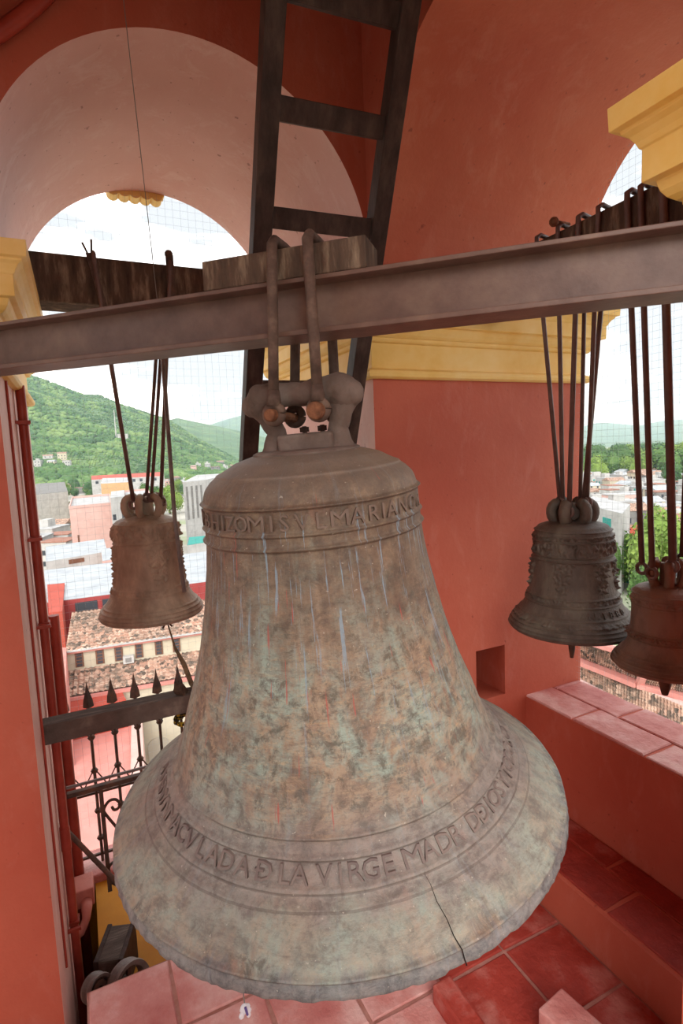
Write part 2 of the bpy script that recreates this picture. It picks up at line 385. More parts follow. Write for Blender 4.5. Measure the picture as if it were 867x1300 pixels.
# floor slab with the stair pit cut out beyond Y = 2.0
FE = 2.0
slab = MB(); slab.prism([(XW, YS), (XO, YS), (XO, FE), (-.125, FE), (-.125, 1.62), (XW, 1.62)], FL-.25, FL-.006)
floor = struct(slab.build('floor', M['grout']), 'worn red clay tile floor under the great bell', 'floor')
rnd = random.Random(3)
def tile_mesh(name, w, h, t, mat, seed):
    r = random.Random(seed); b = MB(); pts = []
    for i, (cx, cy) in enumerate(((-1, -1), (1, -1), (1, 1), (-1, 1))):
        pts.append((cx*w/2*(1-.03*r.random()), cy*h/2*(1-.03*r.random())))
    mid = []
    for i in range(4):
        p, q = pts[i], pts[(i+1) % 4]; mid.append(p)
        mid.append(((p[0]+q[0])/2*(1-.02*r.random()), (p[1]+q[1])/2*(1-.02*r.random())))
    n = 8; e = .005
    ins = [(x*(1-e/abs(w)*2), y*(1-e/abs(h)*2)) for x, y in mid]
    b.v += [(x, y, 0) for x, y in mid]+[(x, y, t*.84) for x, y in mid]+[(x, y, t*(.95+.1*r.random())) for x, y in ins]
    for k in range(n):
        kk = (k+1) % n
        b.f += [(k, kk, n+kk, n+k), (n+k, n+kk, 2*n+kk, 2*n+k)]
    b.f.append(tuple(2*n+k for k in range(n)))
    return b.mesh(name, mat)
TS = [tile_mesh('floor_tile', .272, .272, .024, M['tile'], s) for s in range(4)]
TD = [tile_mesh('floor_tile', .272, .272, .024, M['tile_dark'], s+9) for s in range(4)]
def put(me, name, parent, loc, rz=0):
    o = bpy.data.objects.new(name, me); COL.objects.link(o); o.parent = parent; o.location = loc; o.rotation_euler[2] = rz; return o
ty = FE-.14
row = 0
while ty > .1:
    tx = -.125+.14
    while tx < XS-.1:
        if True:
            inside_pier = tx > PX+.02 and (ty > PY-.1 or ty < SY)
            if not inside_pier:
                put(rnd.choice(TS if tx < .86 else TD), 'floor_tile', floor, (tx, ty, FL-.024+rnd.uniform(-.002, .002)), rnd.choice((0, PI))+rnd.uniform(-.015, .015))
        tx += .2796
    ty -= .280; row += 1

# step and parapet in the right opening
step = MB(); step.box(XS, XP+.02, SY-.01, PY+.01, FL-.02, HB-.005)
step = struct(step.build('trim_1', M['red'], bevel=.012), 'red plastered step with clay tiles along the parapet', 'step')
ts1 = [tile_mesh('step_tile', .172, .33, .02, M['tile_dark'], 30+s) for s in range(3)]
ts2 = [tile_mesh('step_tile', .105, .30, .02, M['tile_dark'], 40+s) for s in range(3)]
y = PY-.17; k = 0
while y > SY+.1:
    put(ts1[k % 3], 'step_tile', step, (XS+.095, y, HB-.02), 0); y -= .34; k += 1
y = PY-.08; k = 0
while y > SY+.1:
    put(ts2[k % 3], 'step_tile', step, (XS+.238, y, HB-.02), 0); y -= .31; k += 1
par = MB(); par.box(XP, XB, SY-.01, PY+.01, FL-.02, HP-.006)
par = struct(par.build('wall_parapet', M['red'], bevel=.01), 'low red parapet wall capped with pink clay bricks', 'parapet')
tp = [tile_mesh('cap_brick', .172, .335, .024, M['tile'], 60+s) for s in range(4)]
for j, (x, y0) in enumerate(((XP+.088, PY-.10), (XP+.264, PY-.19))):
    y = y0; k = 0
    if j == 1: put(tile_mesh('cap_brick', .172, .2-.178, .024, M['tile'], 77), 'cap_brick', par, (x, PY-.011, HP-.024))
    while y > SY-.1:
        put(tp[(k+j) % 4], 'cap_brick', par, (x, y, HP-.024+.002*(k % 2)), 0 if k % 2 else PI); y -= .342; k += 1
# short curb and loose brick on the floor
tag(MB().box(.925, 1.0, .55, 1.40, FL, FL+.075).build('floor_curb', M['tile_dark'], bevel=.008), 'low dark red curb on the floor under the bell rim', 'curb')
lb = thing('loose_brick', 'loose pale red clay brick lying on the floor at the bottom right', 'brick', (1.235, 1.045, FL))
ang = math.radians(8); ax = Vector((math.cos(ang), math.sin(ang), 0)); ay = Vector((-math.sin(ang), math.cos(ang), 0))
MB().obox((1.235, 1.045, FL+.05), ax*.06, ay*.125, Vector((0, 0, .05))).build('brick_body', M['tile'], lb, bevel=.006)

# stair pit in the far opening
pitw = MB().box(QX, PX, FE-.06, FE-.02, -3.4, FL-.26).build('wall_pit_near', M['red']); struct(pitw, 'red side of the stair pit', 'wall')
struct(MB().box(QX, PX, FE-.02, YO, -3.5, -3.3).build('floor_pit', M['grout_dark']), 'dark bottom of the stair pit', 'floor')
b = MB(); gx = QX+.10
b.v = [(gx, 2.30, -2.20), (PX, 2.30, -2.20), (PX, 2.92, -2.12), (gx, 2.92, -2.12), (gx, 2.30, -2.24), (PX, 2.30, -2.24), (PX, 2.92, -2.16), (gx, 2.92, -2.16)]
b.f = [(0, 1, 2, 3), (7, 6, 5, 4), (0, 4, 5, 1), (1, 5, 6, 2), (2, 6, 7, 3), (3, 7, 4, 0)]
struct(b.build('floor_slope', M['pit_yellow']), 'deep yellow painted slope in the stair pit below the railing', 'floor')
struct(MB().box(QX, PX, 2.93, YO, -3.3, -2.16).build('wall_pit_far', M['pit_yellow']), 'deep yellow wall of the stair pit below the railing', 'wall')
struct(MB().box(QX, PX, 2.90, YO+.05, -2.16, -2.08).build('trim_2', M['tile'], bevel=.01), 'pale pink sill under the iron railing', 'sill')
struct(MB().box(XW, XO, YS, YO, -27, -3.5).build('wall_tower_shaft', M['red']), 'red tower shaft below the bell chamber', 'wall')
# yellow scalloped ornament above the outer arch
so = thing('arch_ornament', 'small yellow scalloped ornament at the crown of the far arch', 'ornament', (.37, YO+.03, 1.32))
for k in range(5):
    x = .27+k*.052
    MB().tube([(x, YO+.0, 1.345), (x, YO+.06, 1.34)], [.03, .03], 12).build('scallop', M['yellow'], so, autos=40)
MB().box(.235, .515, YO, YO+.06, 1.345, 1.40).build('backing', M['yellow'], so)

# ------------------------------------------------------------------ steel beam, block, ladder
BA = math.radians(46.35); BD = Vector((-math.sin(BA), math.cos(BA), 0)); BN = Vector((-BD.y, BD.x, 0))
if BN.y > 0: BN = -BN
CX, CY = PX-W/2, PY-W/2
BC = Vector((CX, CY, 0)); ZT, ZB = .392, .268; FW = .05
beam = thing('steel_beam', 'brown steel I-beam running diagonally across the chamber, carrying the great bell', 'beam', (CX, CY, ZB))
hl = .93; UPV = Vector((0, 0, 1))
MB().obox(BC+UPV*((ZT+ZB)/2), BD*hl, BN*.006, UPV*((ZT-ZB)/2-.008)).build('web', M['steel'], beam)
MB().obox(BC+UPV*(ZT-.005), BD*hl, BN*FW, UPV*.005).build('flange', M['steel'], beam, bevel=.002)
MB().obox(BC+UPV*(ZB+.006), BD*hl, BN*FW, UPV*.006).build('flange', M['steel'], beam, bevel=.002)

def along(p, plane_pt=BC, n=BN):  # pixel -> point on a vertical plane along the beam
    d = ray(*p); return d*(plane_pt.dot(n)/d.dot(n))
bl0 = along((258, 350), BC+BN*.045); bl1 = along((466, 335), BC+BN*.045)
blc = (bl0+bl1)/2; blc.z = ZT+.034; bdir = (bl1-bl0); bdir.z = 0; bll = bdir.length/2; bdir.normalize()
bn = Vector((-bdir.y, bdir.x, 0))
if bn.y > 0: bn = -bn
blk = MB()
blk.obox(blc-bn*.045, bdir*bll, bn*.05, UPV*.034)
tag(blk.build('wood_block', M['wood_v'], off=blc, bevel=.004), 'short weathered timber block lying on the steel beam under two iron straps', 'block')

lad = thing('ladder', 'dark brown wooden ladder leaning behind the steel beam', 'ladder', (.75, 2.9, -2.08))
la0, la1 = at_d(347, 10, 1.47), at_d(321, 480, 1.93); ldn = (la1-la0).normalized()
lb0, lb1 = at_d(517, 10, 1.575), at_d(452, 480, 2.07); ldn2 = (lb1-lb0).normalized()
LA = lambda z: la0+ldn*((z-la0.z)/ldn.z)
LB = lambda z: lb0+ldn2*((z-lb0.z)/ldn2.z)
wv = (lb0-la0).normalized()
for f in (LA, LB):
    MB().bar(f(-2.07), f(3.55), .058, .062, up=wv.cross(ldn)).build('rail', M['ladder'], lad, bevel=.003)
for zr in (1.235, .99, .735, .48, .235, -.02, -.28, -.54, -.8, -1.06, -1.32, -1.58, -1.84, 1.49, 1.75, 2.0, 2.25, 2.5, 2.75, 3.0, 3.25):
    MB().bar(LA(zr), LB(zr), .03, .062, up=ldn).build('rung', M['ladder'], lad, bevel=.003)

# ------------------------------------------------------------------ great bell
BCt = Vector((.53079, 1.19753, -.82654)); bw = Vector((-.06760, -.02594, .99738)).normalized()
bu = Vector((0, 1, 0)).cross(bw).normalized(); bk = bw.cross(bu)
bell = thing('great_bell', 'huge pale weathered bronze bell with raised lettering and a cracked rim, hanging in the middle', 'bell')
BK = 1.05; BCt = BCt*BK
bell.matrix_world = Matrix(((bu.x*BK, bk.x*BK, bw.x*BK, BCt.x), (bu.y*BK, bk.y*BK, bw.y*BK, BCt.y), (bu.z*BK, bk.z*BK, bw.z*BK, BCt.z), (0, 0, 0, 1)))
bell['_o'] = (0, 0, 0)
PROF = [(0, .536), (.012, .533), (.028, .526), (.05, .502), (.075, .463), (.098, .426), (.13, .398), (.1595, .377), (.2, .362), (.256, .344), (.323, .319), (.41, .293), (.496, .272), (.584, .256), (.65, .248), (.70, .2455), (.735, .245), (.755, .243), (.772, .236), (.788, .222), (.803, .200), (.818, .172), (.83, .14), (.838, .11)]
ps = np.array([p[0] for p in PROF]); pr = np.array([p[1] for p in PROF])
def smooth_prof(s):
    # smoothed linear interpolation
    return float(np.mean([np.interp(s+d, ps, pr) for d in (-.012, -.006, 0, .006, .012)])) if .03 < s < .76 else float(np.interp(s, ps, pr))
RIDGES = [(.0985, .0032, .0065), (.1335, .0032, .0060), (.1600, .0036, .0080), (.028, .003, .005), (.083, .003, .003), (.6627, .0036, .0065), (.690, .003, .0055), (.7425, .0036, .0070), (.800, .003, .004), (.822, .003, .004)]
def bell_r(s):
    r = smooth_prof(s)
    for s0, wd, h in RIDGES: r += h*math.exp(-((s-s0)/wd)**2)
    return r
svals = sorted(set([round(x, 4) for x in np.arange(0, .839, .006)]+[round(s0+k*wd, 4) for s0, wd, h in RIDGES for k in (-1.6, -.8, 0, .8, 1.6) if 0 < s0+k*wd < .838]))
outer = [(bell_r(s), s) for s in svals]
inner = [(.10, .80), (.16, .775), (.20, .74), (.212, .68), (.215, .6), (.235, .45), (.27, .3), (.31, .2), (.37, .12), (.42, .06), (.455, .02), (.475, -.004), (.505, -.014), (.525, -.010)]
prof = inner+outer+[(0.0001, .842)]
def chip(r, z, a):
    d = Vector((math.cos(a)*r*9, math.sin(a)*r*9, z*9))
    rr = r+.0012*noise.noise(d*1.2)+.0006*noise.noise(d*4)
    if z < .03 and r > .45:
        k = (1-max(z, 0)/.03)
        n1 = noise.noise(Vector((math.cos(a)*22, math.sin(a)*22, z*20))); n2 = noise.noise(Vector((math.cos(a)*60, math.sin(a)*60, 3)))
        n3 = noise.noise(Vector((math.cos(a)*7, math.sin(a)*7, 9)))
        ch = max(0, n1)*.0035+abs(n2)*.003+max(0, n3-.1)*.008
        rr -= ch*k; z = z+ch*k*.9
    return rr, z
bell_body = MB().lathe(prof, 360, fn=chip).build('bell_body', M['patina'], bell, smooth=True)
def bell_pt(az, s, off=0):
    r = bell_r(s)+off; return Vector((r*math.cos(az), r*math.sin(az), s))
# raised letters
def glyph(ch, size, ext):
    cu = bpy.data.curves.new('glyph', 'FONT'); cu.body = ch; cu.size = size; cu.extrude = ext; cu.resolution_u = 2; cu.align_x = 'CENTER';
    o = bpy.data.objects.new('glyph', cu); COL.objects.link(o)
    dg = bpy.context.evaluated_depsgraph_get(); me = bpy.data.meshes.new_from_object(o.evaluated_get(dg))
    bpy.data.objects.remove(o); bpy.data.curves.remove(cu)
    bm = bmesh.new(); bm.from_mesh(me); bmesh.ops.triangulate(bm, faces=bm.faces); 
    bm.to_mesh(me); bm.free(); return me
def set_letter(ch, azd, s0, hgt, mat, sx=1.0, parent=None, rfun=None, slope=True):
    me = glyph(ch, hgt*1.42, .0032); az0 = math.radians(azd)
    for v in me.vertices:
        s = s0+v.co.y*(.70 if slope else 1); r = rfun(s)
        a = az0+v.co.x*sx*(1.22 if ch == 'M' else 1.0)/max(r, .01); rr = r+v.co.z+.001
        v.co = (rr*math.cos(a), rr*math.sin(a), s)
    me.materials.clear(); me.materials.append(mat)
    o = bpy.data.objects.new('letter', me); COL.objects.link(o); o.parent = parent; return o
TOPL = [('I', 166), ('P', 176), ('B', 185), ('H', 194.7), ('I', 201.2), ('Z', 206.2), ('O', 213.2), ('M', 221.4), ('I', 229.1), ('S', 235), ('V', 243), ('L', 251), ('M', 259.6), ('A', 268), ('R', 276.2), ('I', 281.9), ('A', 287.5), ('N', 296), ('O', 305.5), ('R', 315)]
for ch, a in TOPL: set_letter(ch, a, .700, .032, M['letter'], 1.0, bell_body, bell_r, False)
LOWL = [('A', 161), ('S', 166), ('E', 170.5), ('N', 174.7), ('Y', 178.4), ('N', 183.3), ('M', 188.3), ('A', 192.6), ('C', 196.6), ('V', 201.2), ('L', 206.1), ('A', 210.8), ('D', 215.5), ('A', 220.6), ('Ð', 226.6), ('L', 232), ('A', 235.9), ('V', 242), ('I', 246), ('R', 249.5), ('G', 253.5), ('E', 257.9), ('M', 264.5), ('A', 269.2), ('D', 273.9), ('R', 277.9), ('D', 285), ('Ð', 289.3), ('I', 292.8), ('O', 296.3), ('S', 300.5), ('Y', 304.6), ('T', 309), ('O', 313), ('D', 317.1), ('O', 321.4), ('L', 325.5), ('O', 330), ('S', 334)]
for ch, a in LOWL: set_letter(ch, a, .1045, .034, M['letter_low'], 1.0, bell_body, bell_r, True)
# crack
b = MB(); cp = [(.096, 265.7, .0004), (.085, 266.1, .0009), (.07, 265.9, .0013), (.055, 266.4, .0013), (.04, 266.4, .0017), (.028, 266.8, .0018), (.014, 267.0, .002), (.001, 267.2, .0022)]
for k in range(len(cp)-1):
    q = []
    for s, a, w_ in (cp[k], cp[k+1]):
        a = math.radians(a); q.append((s, a-w_/.5/2*1.0, a+w_/.5/2))
    b.quad(bell_pt(q[0][1], q[0][0], .0015), bell_pt(q[0][2], q[0][0], .0015), bell_pt(q[1][2], q[1][0], .0015), bell_pt(q[1][1], q[1][0], .0015))
b.build('crack', M['crack'], bell_body)
# crown: local frame e (along the beam, to the right), n (towards the viewer)
inv = bell.matrix_world.inverted()
rot3 = bell.matrix_world.to_3x3().inverted()
e = (rot3 @ (-BD)); e.z = 0; e.normalize(); nn = (rot3 @ BN); nn.z = 0; nn.normalize()
def cpt(a, s, d=0): return e*a+nn*d+Vector((0, 0, s))
MB().lathe([(.0, .832), (.122, .832), (.122, .838), (.114, .842), (.0, .844)], 40).build('crown_plate', M['crown'], bell, smooth=False)
skin = MB()
cr_parts = [([cpt(-.122, .948), cpt(-.1, .958), cpt(-.05, .966), cpt(0, .963), cpt(.045, .967), cpt(.09, .966), cpt(.115, .955)], [.026, .038, .028, .026, .029, .038, .030]),
            ([cpt(-.100, .950), cpt(-.086, .915), cpt(-.070, .885), cpt(-.074, .835)], [.036, .024, .022, .034]),
            ([cpt(.098, .955), cpt(.092, .915), cpt(.082, .885), cpt(.080, .835)], [.038, .026, .023, .034])]
for j, (pts, rs) in enumerate(cr_parts):
    fine = []; fr = []
    for k in range(len(pts)-1):
        for t in (0, .25, .5, .75): fine.append(pts[k].lerp(pts[k+1], t)); fr.append(rs[k]*(1-t)+rs[k+1]*t)
    fine.append(pts[-1]); fr.append(rs[-1])
    pn = [p+Vector((noise.noise(p*30), noise.noise(p*30+Vector((5, 0, 0))), noise.noise(p*30+Vector((0, 5, 0)))))*.004 for p in fine]
    fr = [r*(1+.06*noise.noise(p*40)) for r, p in zip(fr, fine)]
    o = MB().tube(pn, fr, 16).ball(pts[0], rs[0]*1.03, 14, (1, 1, 1)).ball(pts[-1], rs[-1]*1.03, 14).build('canon', M['crown'], bell, smooth=True)
MB().obox(cpt(.012, .855, .012), e*.066, nn*.03, Vector((0, 0, .022))).build('crown_web', M['crown'], bell, bevel=.008)
for a, d in ((-.02, -.05), (.025, -.05)):
    MB().tube([cpt(a, .84, d), cpt(a, .892, d)], .006, 8).tube([cpt(a, .878, d), cpt(a, .89, d)], .012, 6).build('bolt', M['iron'], bell)

# iron straps over the block with eyes and pins
def strap(ptop, peye, label):
    """U strap: front leg through given pixels on the plane before the beam"""
    fp = BC+BN*.068; rp = BC-BN*.068
    A = along(ptop, fp); Bq = along(peye, fp)
    s = thing('iron_strap', label, 'strap', tuple(Bq), 'iron straps carrying the great bell')
    A.z = ZT+.072
    back = -BN*.136
    Br = Bq+back*.9; Ar = A+back
    top = [A+(UPV*.010)*0, A+UPV*.012+back*.1, A+UPV*.014+back*.5, A+UPV*.012+back*.9, Ar]
    MB().tube([Bq+UPV*.02, Bq.lerp(A, .5)]+top+[Br.lerp(Ar, .5), Br+UPV*.02], .0125, 10).build('rod', M['iron'], s, smooth=True)
    dv = (A-Bq).normalized()
    for P_ in (Bq, Br):
        ring = [P_+(-BD*math.cos(t)+dv*math.sin(t))*.019-dv*.008 for t in [2*PI*k/20 for k in range(21)]]
        MB().tube(ring, .0105, 10).tube([P_+dv*.010, P_+dv*.045], [.018, .0135], 10).build('eye', M['iron'], s, smooth=True)
    MB().tube([Bq+BN*.028-dv*.012, Bq-BN*.02-dv*.012], .020 if ptop[0] > 360 else .0145, 14).build('pin', M['rust'], s, bevel=.003, autos=35)
    MB().tube([Bq-BN*.02-dv*.012, Br-BN*.03-dv*.012], .012, 10).build('pin_shaft', M['rust'], s, autos=35)
strap((346, 330), (348, 521), 'left of the two thick iron straps looped over the timber block')
strap((391, 325), (404, 515), 'right of the two thick iron straps looped over the timber block')

# scrap of plastic hanging from the rim on a thread
q = at_d(311, 1283, 1.02)
pl = thing('plastic_scrap', 'small crumpled clear plastic scrap hanging on a thread below the bell rim', 'scrap', tuple(q))
b = MB(); r2 = random.Random(2)
for k in range(7):
    c = q+Vector((r2.uniform(-.008, .008), r2.uniform(-.004, .004), r2.uniform(-.018, .014))); b.ball(c, r2.uniform(.004, .009), 6, (1, .5, 1.3))
b.build('wrapper', M['plastic'], pl); MB().tube([q+Vector((0, -.005, .012)), q+Vector((.003, -.006, -.004))], .0025, 5).build('print', M['violet'], pl)
MB().tube([q+Vector((0, 0, .015)), q+Vector((-.004, .0, .10))], .0012, 5).build('thread', M['cord'], pl)

# ------------------------------------------------------------------ timber beams in the openings
ltb = MB(); LY0, LY1, LZ0, LZ1 = 2.40, 2.56, .612, .790
ltb.box(-.16, 1.04, LY0, LY1, LZ0, LZ1)
tag(ltb.build('timber_beam', M['wood_v'], off=(.4, 2.48, .7), bevel=.006), 'weathered timber beam across the far arch, carrying the brown bell', 'beam')
RX0, RX1, RZ0, RZ1 = 1.50, 1.66, .52, .700
tag(MB().box(RX0, RX1, SY-.02+.03, PY-.03, RZ0, RZ1).build('timber_beam', M['wood_v'], off=(1.58, 1.29, .61), bevel=.006), 'weathered timber beam in the right arch, carrying two dark bells', 'beam')

# ------------------------------------------------------------------ small bells
SPROF = [(0, 1), (.03, .995), (.05, .985), (.07, .97), (.10, .93), (.14, .87), (.19, .80), (.25, .74), (.33, .69), (.45, .65), (.6, .625), (.75, .608), (.88, .598), (.92, .585), (.95, .54), (.975, .44), (.99, .33), (1.0, .24)]
def small_bell(loc, R, H, mat, label, rings, bands, shoulder=1.0, ornaments=(), clap=.06, clap_r=.016, crownh=.1, cth=.092, csp=.30, text=None, caz=0, tilt=(0, 0)):
    t = thing('bell', label, 'bell', tuple(loc)); t['_o'] = (0, 0, 0)
    t.rotation_euler = (tilt[0], tilt[1], 0)
    sp = np.array([p[0] for p in SPROF]); rp = np.array([p[1] for p in SPROF])
    def rad(s):
        u = s/H; r = float(np.mean([np.interp(u+d, sp, rp) for d in (-.015, 0, .015)])) if .04 < u < .9 else float(np.interp(u, sp, rp))
        r = r if u < .3 else r*(1+(shoulder-1)*min(1, (u-.3)/.4)); r *= R
        for u0, wd, h in rings: r += 1.5*h*math.exp(-((u-u0)/(wd*.8))**2)
        return r
    us = sorted(set([round(x, 4) for x in np.arange(0, 1.001, .008)]+[round(u0+k*wd, 4) for u0, wd, h in rings for k in (-1.5, -.75, 0, .75, 1.5) if 0 < u0+k*wd < 1]))
    prof = [(R*.2, H*.93), (R*.45, H*.88), (R*.53, H*.7), (R*.55, H*.5), (R*.62, H*.3), (R*.75, H*.14), (R*.9, -.004), (R*.97, -.006)]+[(rad(u*H), u*H) for u in us]+[(.0001, H*1.002)]
    def orn(r, z, a):
        if r > R*.56 or z > .3*H:
            for u0, u1, f, h in bands:
                if u0*H < z < u1*H:
                    r += 1.5*h*max(0, .15+noise.noise(Vector((math.cos(a)*f*.55, math.sin(a)*f*.55, z*f/R*.45)))*2.0)
            for a0, da, u0, u1, h in ornaments:
                dd = (a-math.radians(a0)+PI) % (2*PI)-PI; uu = z/H
                if abs(dd) < da and u0 < uu < u1:
                    taper = da*(.35+.65*(uu-u0)/(u1-u0))
                    if abs(dd) < taper: r += h*max(0, .25+1.9*noise.noise(Vector((a*15, 3, z*95))))
        return r, z
    body = MB().lathe(prof, 300, fn=orn).build('bell_body', mat, t, smooth=True)
    # canons: six thick loops round a central block
    cr = R*csp
    b = MB().lathe([(cr*.55, H*.99), (cr*.5, H+crownh*.5), (cr*.55, H+crownh*.85), (.0001, H+crownh*.9)], 10).build('crown_core', mat, t, smooth=True)
    for k in range(6):
        a = math.radians(caz+60*k); d = Vector((math.cos(a), math.sin(a), 0))
        pts = []
        for j in range(9):
            th = j/8*PI
            pts.append(d*(cr*.45+cr*.62*math.sin(th*.93)**.7)+Vector((0, 0, H-.008+crownh*(1-math.cos(th))/2)))
        MB().tube(pts, [R*cth]*9, 10).build('canon', mat, t, smooth=True)
    if clap:
        MB().tube([(0, 0, H*.8), (0, 0, .03), (0, 0, 0), (0, 0, -clap*.5), (0, 0, -clap*.75), (0, 0, -clap)], [.008, .012, clap_r*1.3, clap_r, clap_r*.8, clap_r*.45], 10).build('clapper', M['iron_dark'], t, smooth=True)
    if text:
        for ch, a, u0, hh in text: set_letter(ch, a, u0*H, hh, mat, .9, body, rad, True)
    return t
lip = [(.02, .008, .004), (.05, .008, .0035), (.085, .008, .0035), (.12, .008, .003)]
bL = at_y(193, 770, 2.48); LB_ = Vector((bL.x, 2.48, -.66))
small_bell(LB_, .213, .43, M['bronze_l'], 'brown bronze bell hanging in the far arch before the green hill', lip+[(.24, .01, .003), (.30, .008, .0025), (.74, .008, .003), (.93, .008, .003), (.96, .006, .002)],
           [(.77, .91, 26, .006), (.25, .295, 30, .004)], 1.04, ornaments=[(-78, .42, .34, .72, .008), (-172, .3, .32, .72, .009), (-10, .3, .32, .72, .009)], clap=.03, crownh=.088, caz=10, cth=.072, csp=.36)
bR = at_x(725, 790, 1.58)
small_bell((1.58, bR.y-.004, -.658), .218, .385, M['bronze_r'], 'dark green bronze bell with garlands hanging in the right arch beside the red pier', lip+[(.17, .012, .003), (.27, .01, .0035), (.33, .008, .003), (.66, .01, .0045), (.70, .008, .003), (.83, .008, .003), (.88, .008, .0035), (.92, .007, .003), (.96, .01, .003)],
           [(.71, .82, 28, .005), (.845, .875, 44, .005), (.285, .325, 44, .004), (.105, .14, 50, .004)], 1.0, ornaments=[(-96, .28, .38, .65, .010), (-60, .24, .38, .65, .010), (-152, .3, .36, .65, .005), (-215, .24, .38, .65, .009)], clap=.125, clap_r=.014, crownh=.07, caz=20,
           text=[('A', -126, .185, .028), ('N', -117, .185, .028), ('.', -110, .185, .028), ('1', -103, .185, .028), ('8', -93, .185, .028), ('8', -83, .185, .028), ('0', -73, .185, .028)])
bS = at_x(845, 835, 1.58)
small_bell((1.58, bS.y, -.685), .148, .25, M['bronze_s'], 'rust brown bell cut by the right edge of the picture', lip+[(.16, .01, .003), (.34, .01, .003), (.43, .01, .003), (.84, .012, .003), (.90, .012, .0035), (.76, .008, .002)],
           [(.36, .42, 40, .007), (.78, .83, 30, .003)], 1.06, clap=.10, clap_r=.02, crownh=.075, caz=40)

# hanger rods (each a bent iron rod with hook at the beam and an eye at the crown)
def hanger(pts, r, label, hook=None, grp=None, mat='rod'):
    o = MB().tube(pts, r, 8).build('hanger_rod', M[mat], smooth=True, off=pts[-1]); tag(o, label, 'rod', grp)
    return o
def loop(c, d, r=.016, t=.006):
    return [c+(UPV*math.sin(a)+d*math.cos(a))*r for a in [2*PI*k/12 for k in range(13)]]
def hook_rod(x_in, x_out, ytop, bot, zt, r, label, grp, xdir=True, head=False, hook=True):
    """front leg hangs before the beam's inner face, hook folds over its top"""
    if xdir: A = Vector((x_in, ytop, zt)); back = Vector((.05, 0, 0))
    else: A = Vector((ytop, x_in, zt)); back = Vector((0, .05, 0))
    t = thing('hanger_rod', label, 'rod', tuple(bot), grp)
    bot = Vector(bot)
    pts = [A+back+UPV*.012, A+back*.35+UPV*.018, A+UPV*.008, A-UPV*.02, bot.lerp(A, .5), bot+UPV*.012]
    if not hook: A = A+back*1.6; A.z = (RZ0 if xdir else LZ0)+.002; pts = [A, bot.lerp(A, .5), bot+UPV*.012]
    MB().tube(pts, r, 8).build('rod', M['rod'], t, smooth=True)
    d = Vector((0, 1, 0)) if xdir else Vector((1, 0, 0))
    MB().tube(loop(bot-UPV*.005, d, .016), .006, 8).build('eye', M['rod'], t, smooth=True)
    if head:
        MB().ball(A+UPV*.022-back*.35, .016, 10).tube([A+UPV*.022-back*.3, A+UPV*.022+back], .007, 8).build('bolt', M['rust'], t, smooth=True)
rc = Vector((1.58, bR.y, -.658+.385+.05))
g1 = 'hanger rods of the bell with garlands'
xi = RX0-.012
hook_rod(xi, 0, 1.487, (1.545, rc.y+.022, rc.z+.02), RZ1, .0075, 'leftmost hanger rod of the bell beside the red pier', g1)
hook_rod(xi, 0, 1.394, (1.550, rc.y+.012, rc.z), RZ1, .0075, 'second hanger rod from the left above the bell beside the red pier', g1, head=True)
hook_rod(xi, 0, 1.312, (1.535, rc.y-.030, rc.z-.01), RZ1, .0085, 'third hanger rod from the left above the bell beside the red pier', g1)
hook_rod(xi+.02, 0, 1.372, (1.60, rc.y-.02, rc.z+.015), RZ1, .007, 'hanger rod crossing behind the others above the bell beside the red pier', g1, hook=False)
hook_rod(xi+.01, 0, 1.290, (1.59, rc.y-.045, rc.z+.02), RZ1, .008, 'second hanger rod from the right above the bell beside the red pier', g1, hook=False)
hook_rod(xi, 0, 1.238, (1.60, rc.y-.05, rc.z+.02), RZ1, .0075, 'rightmost hanger rod of the bell beside the red pier', g1)
sc_ = Vector((1.58, bS.y, -.685+.25+.05)); g2 = 'hanger rods of the rust brown bell'
hook_rod(xi, 0, 1.140, (1.535, sc_.y+.052, sc_.z+.0), RZ1, .0085, 'leftmost hanger rod of the rust brown bell', g2)
hook_rod(xi, 0, 1.098, (1.52, sc_.y+.008, sc_.z-.005), RZ1, .0085, 'second hanger rod of the rust brown bell, with a pin at its eye', g2)
hook_rod(xi, 0, 1.032, (1.55, sc_.y-.035, sc_.z+.02), RZ1, .0115, 'thick right hanger rod of the rust brown bell', g2)
hook_rod(xi+.02, 0, 1.005, (1.60, sc_.y-.03, sc_.z+.03), RZ1, .0075, 'thin rod behind the thick one at the right picture edge', g2, hook=False)
lc = LB_+Vector((0, 0, .43+.06)); g3 = 'hanger rods of the brown bell'; yi = LY0-.012
hook_rod(yi, 0, .122, (lc.x-.045, yi+.04, lc.z-.005), LZ1, .0085, 'slanting left hanger rod of the brown bell', g3, False)
hook_rod(yi, 0, .360, (lc.x+.01, yi+.05, lc.z+.02), LZ1, .0075, 'second hanger rod of the brown bell, bent above its crown', g3, False, hook=False)
hook_rod(yi, 0, .378, (lc.x+.03, yi+.05, lc.z+.02), LZ1, .0075, 'third hanger rod of the brown bell', g3, False, hook=False)
hook_rod(yi, 0, .405, (lc.x+.065, yi+.04, lc.z+.0), LZ1, .008, 'right hanger rod of the brown bell', g3, False)
P0 = at_y(206, 447, 2.30); P1 = at_y(222, 660, 2.22); P2 = at_y(234, 752, 2.18)
P00 = P0.copy(); P00 = Vector((.36, 2.388, .60))
tag(MB().tube([P00, P0, P1, P2], .008, 8).build('loose_rod', M['grey_rod'], smooth=True, off=P2), 'loose pale metal rod hanging before the brown bell', 'rod')
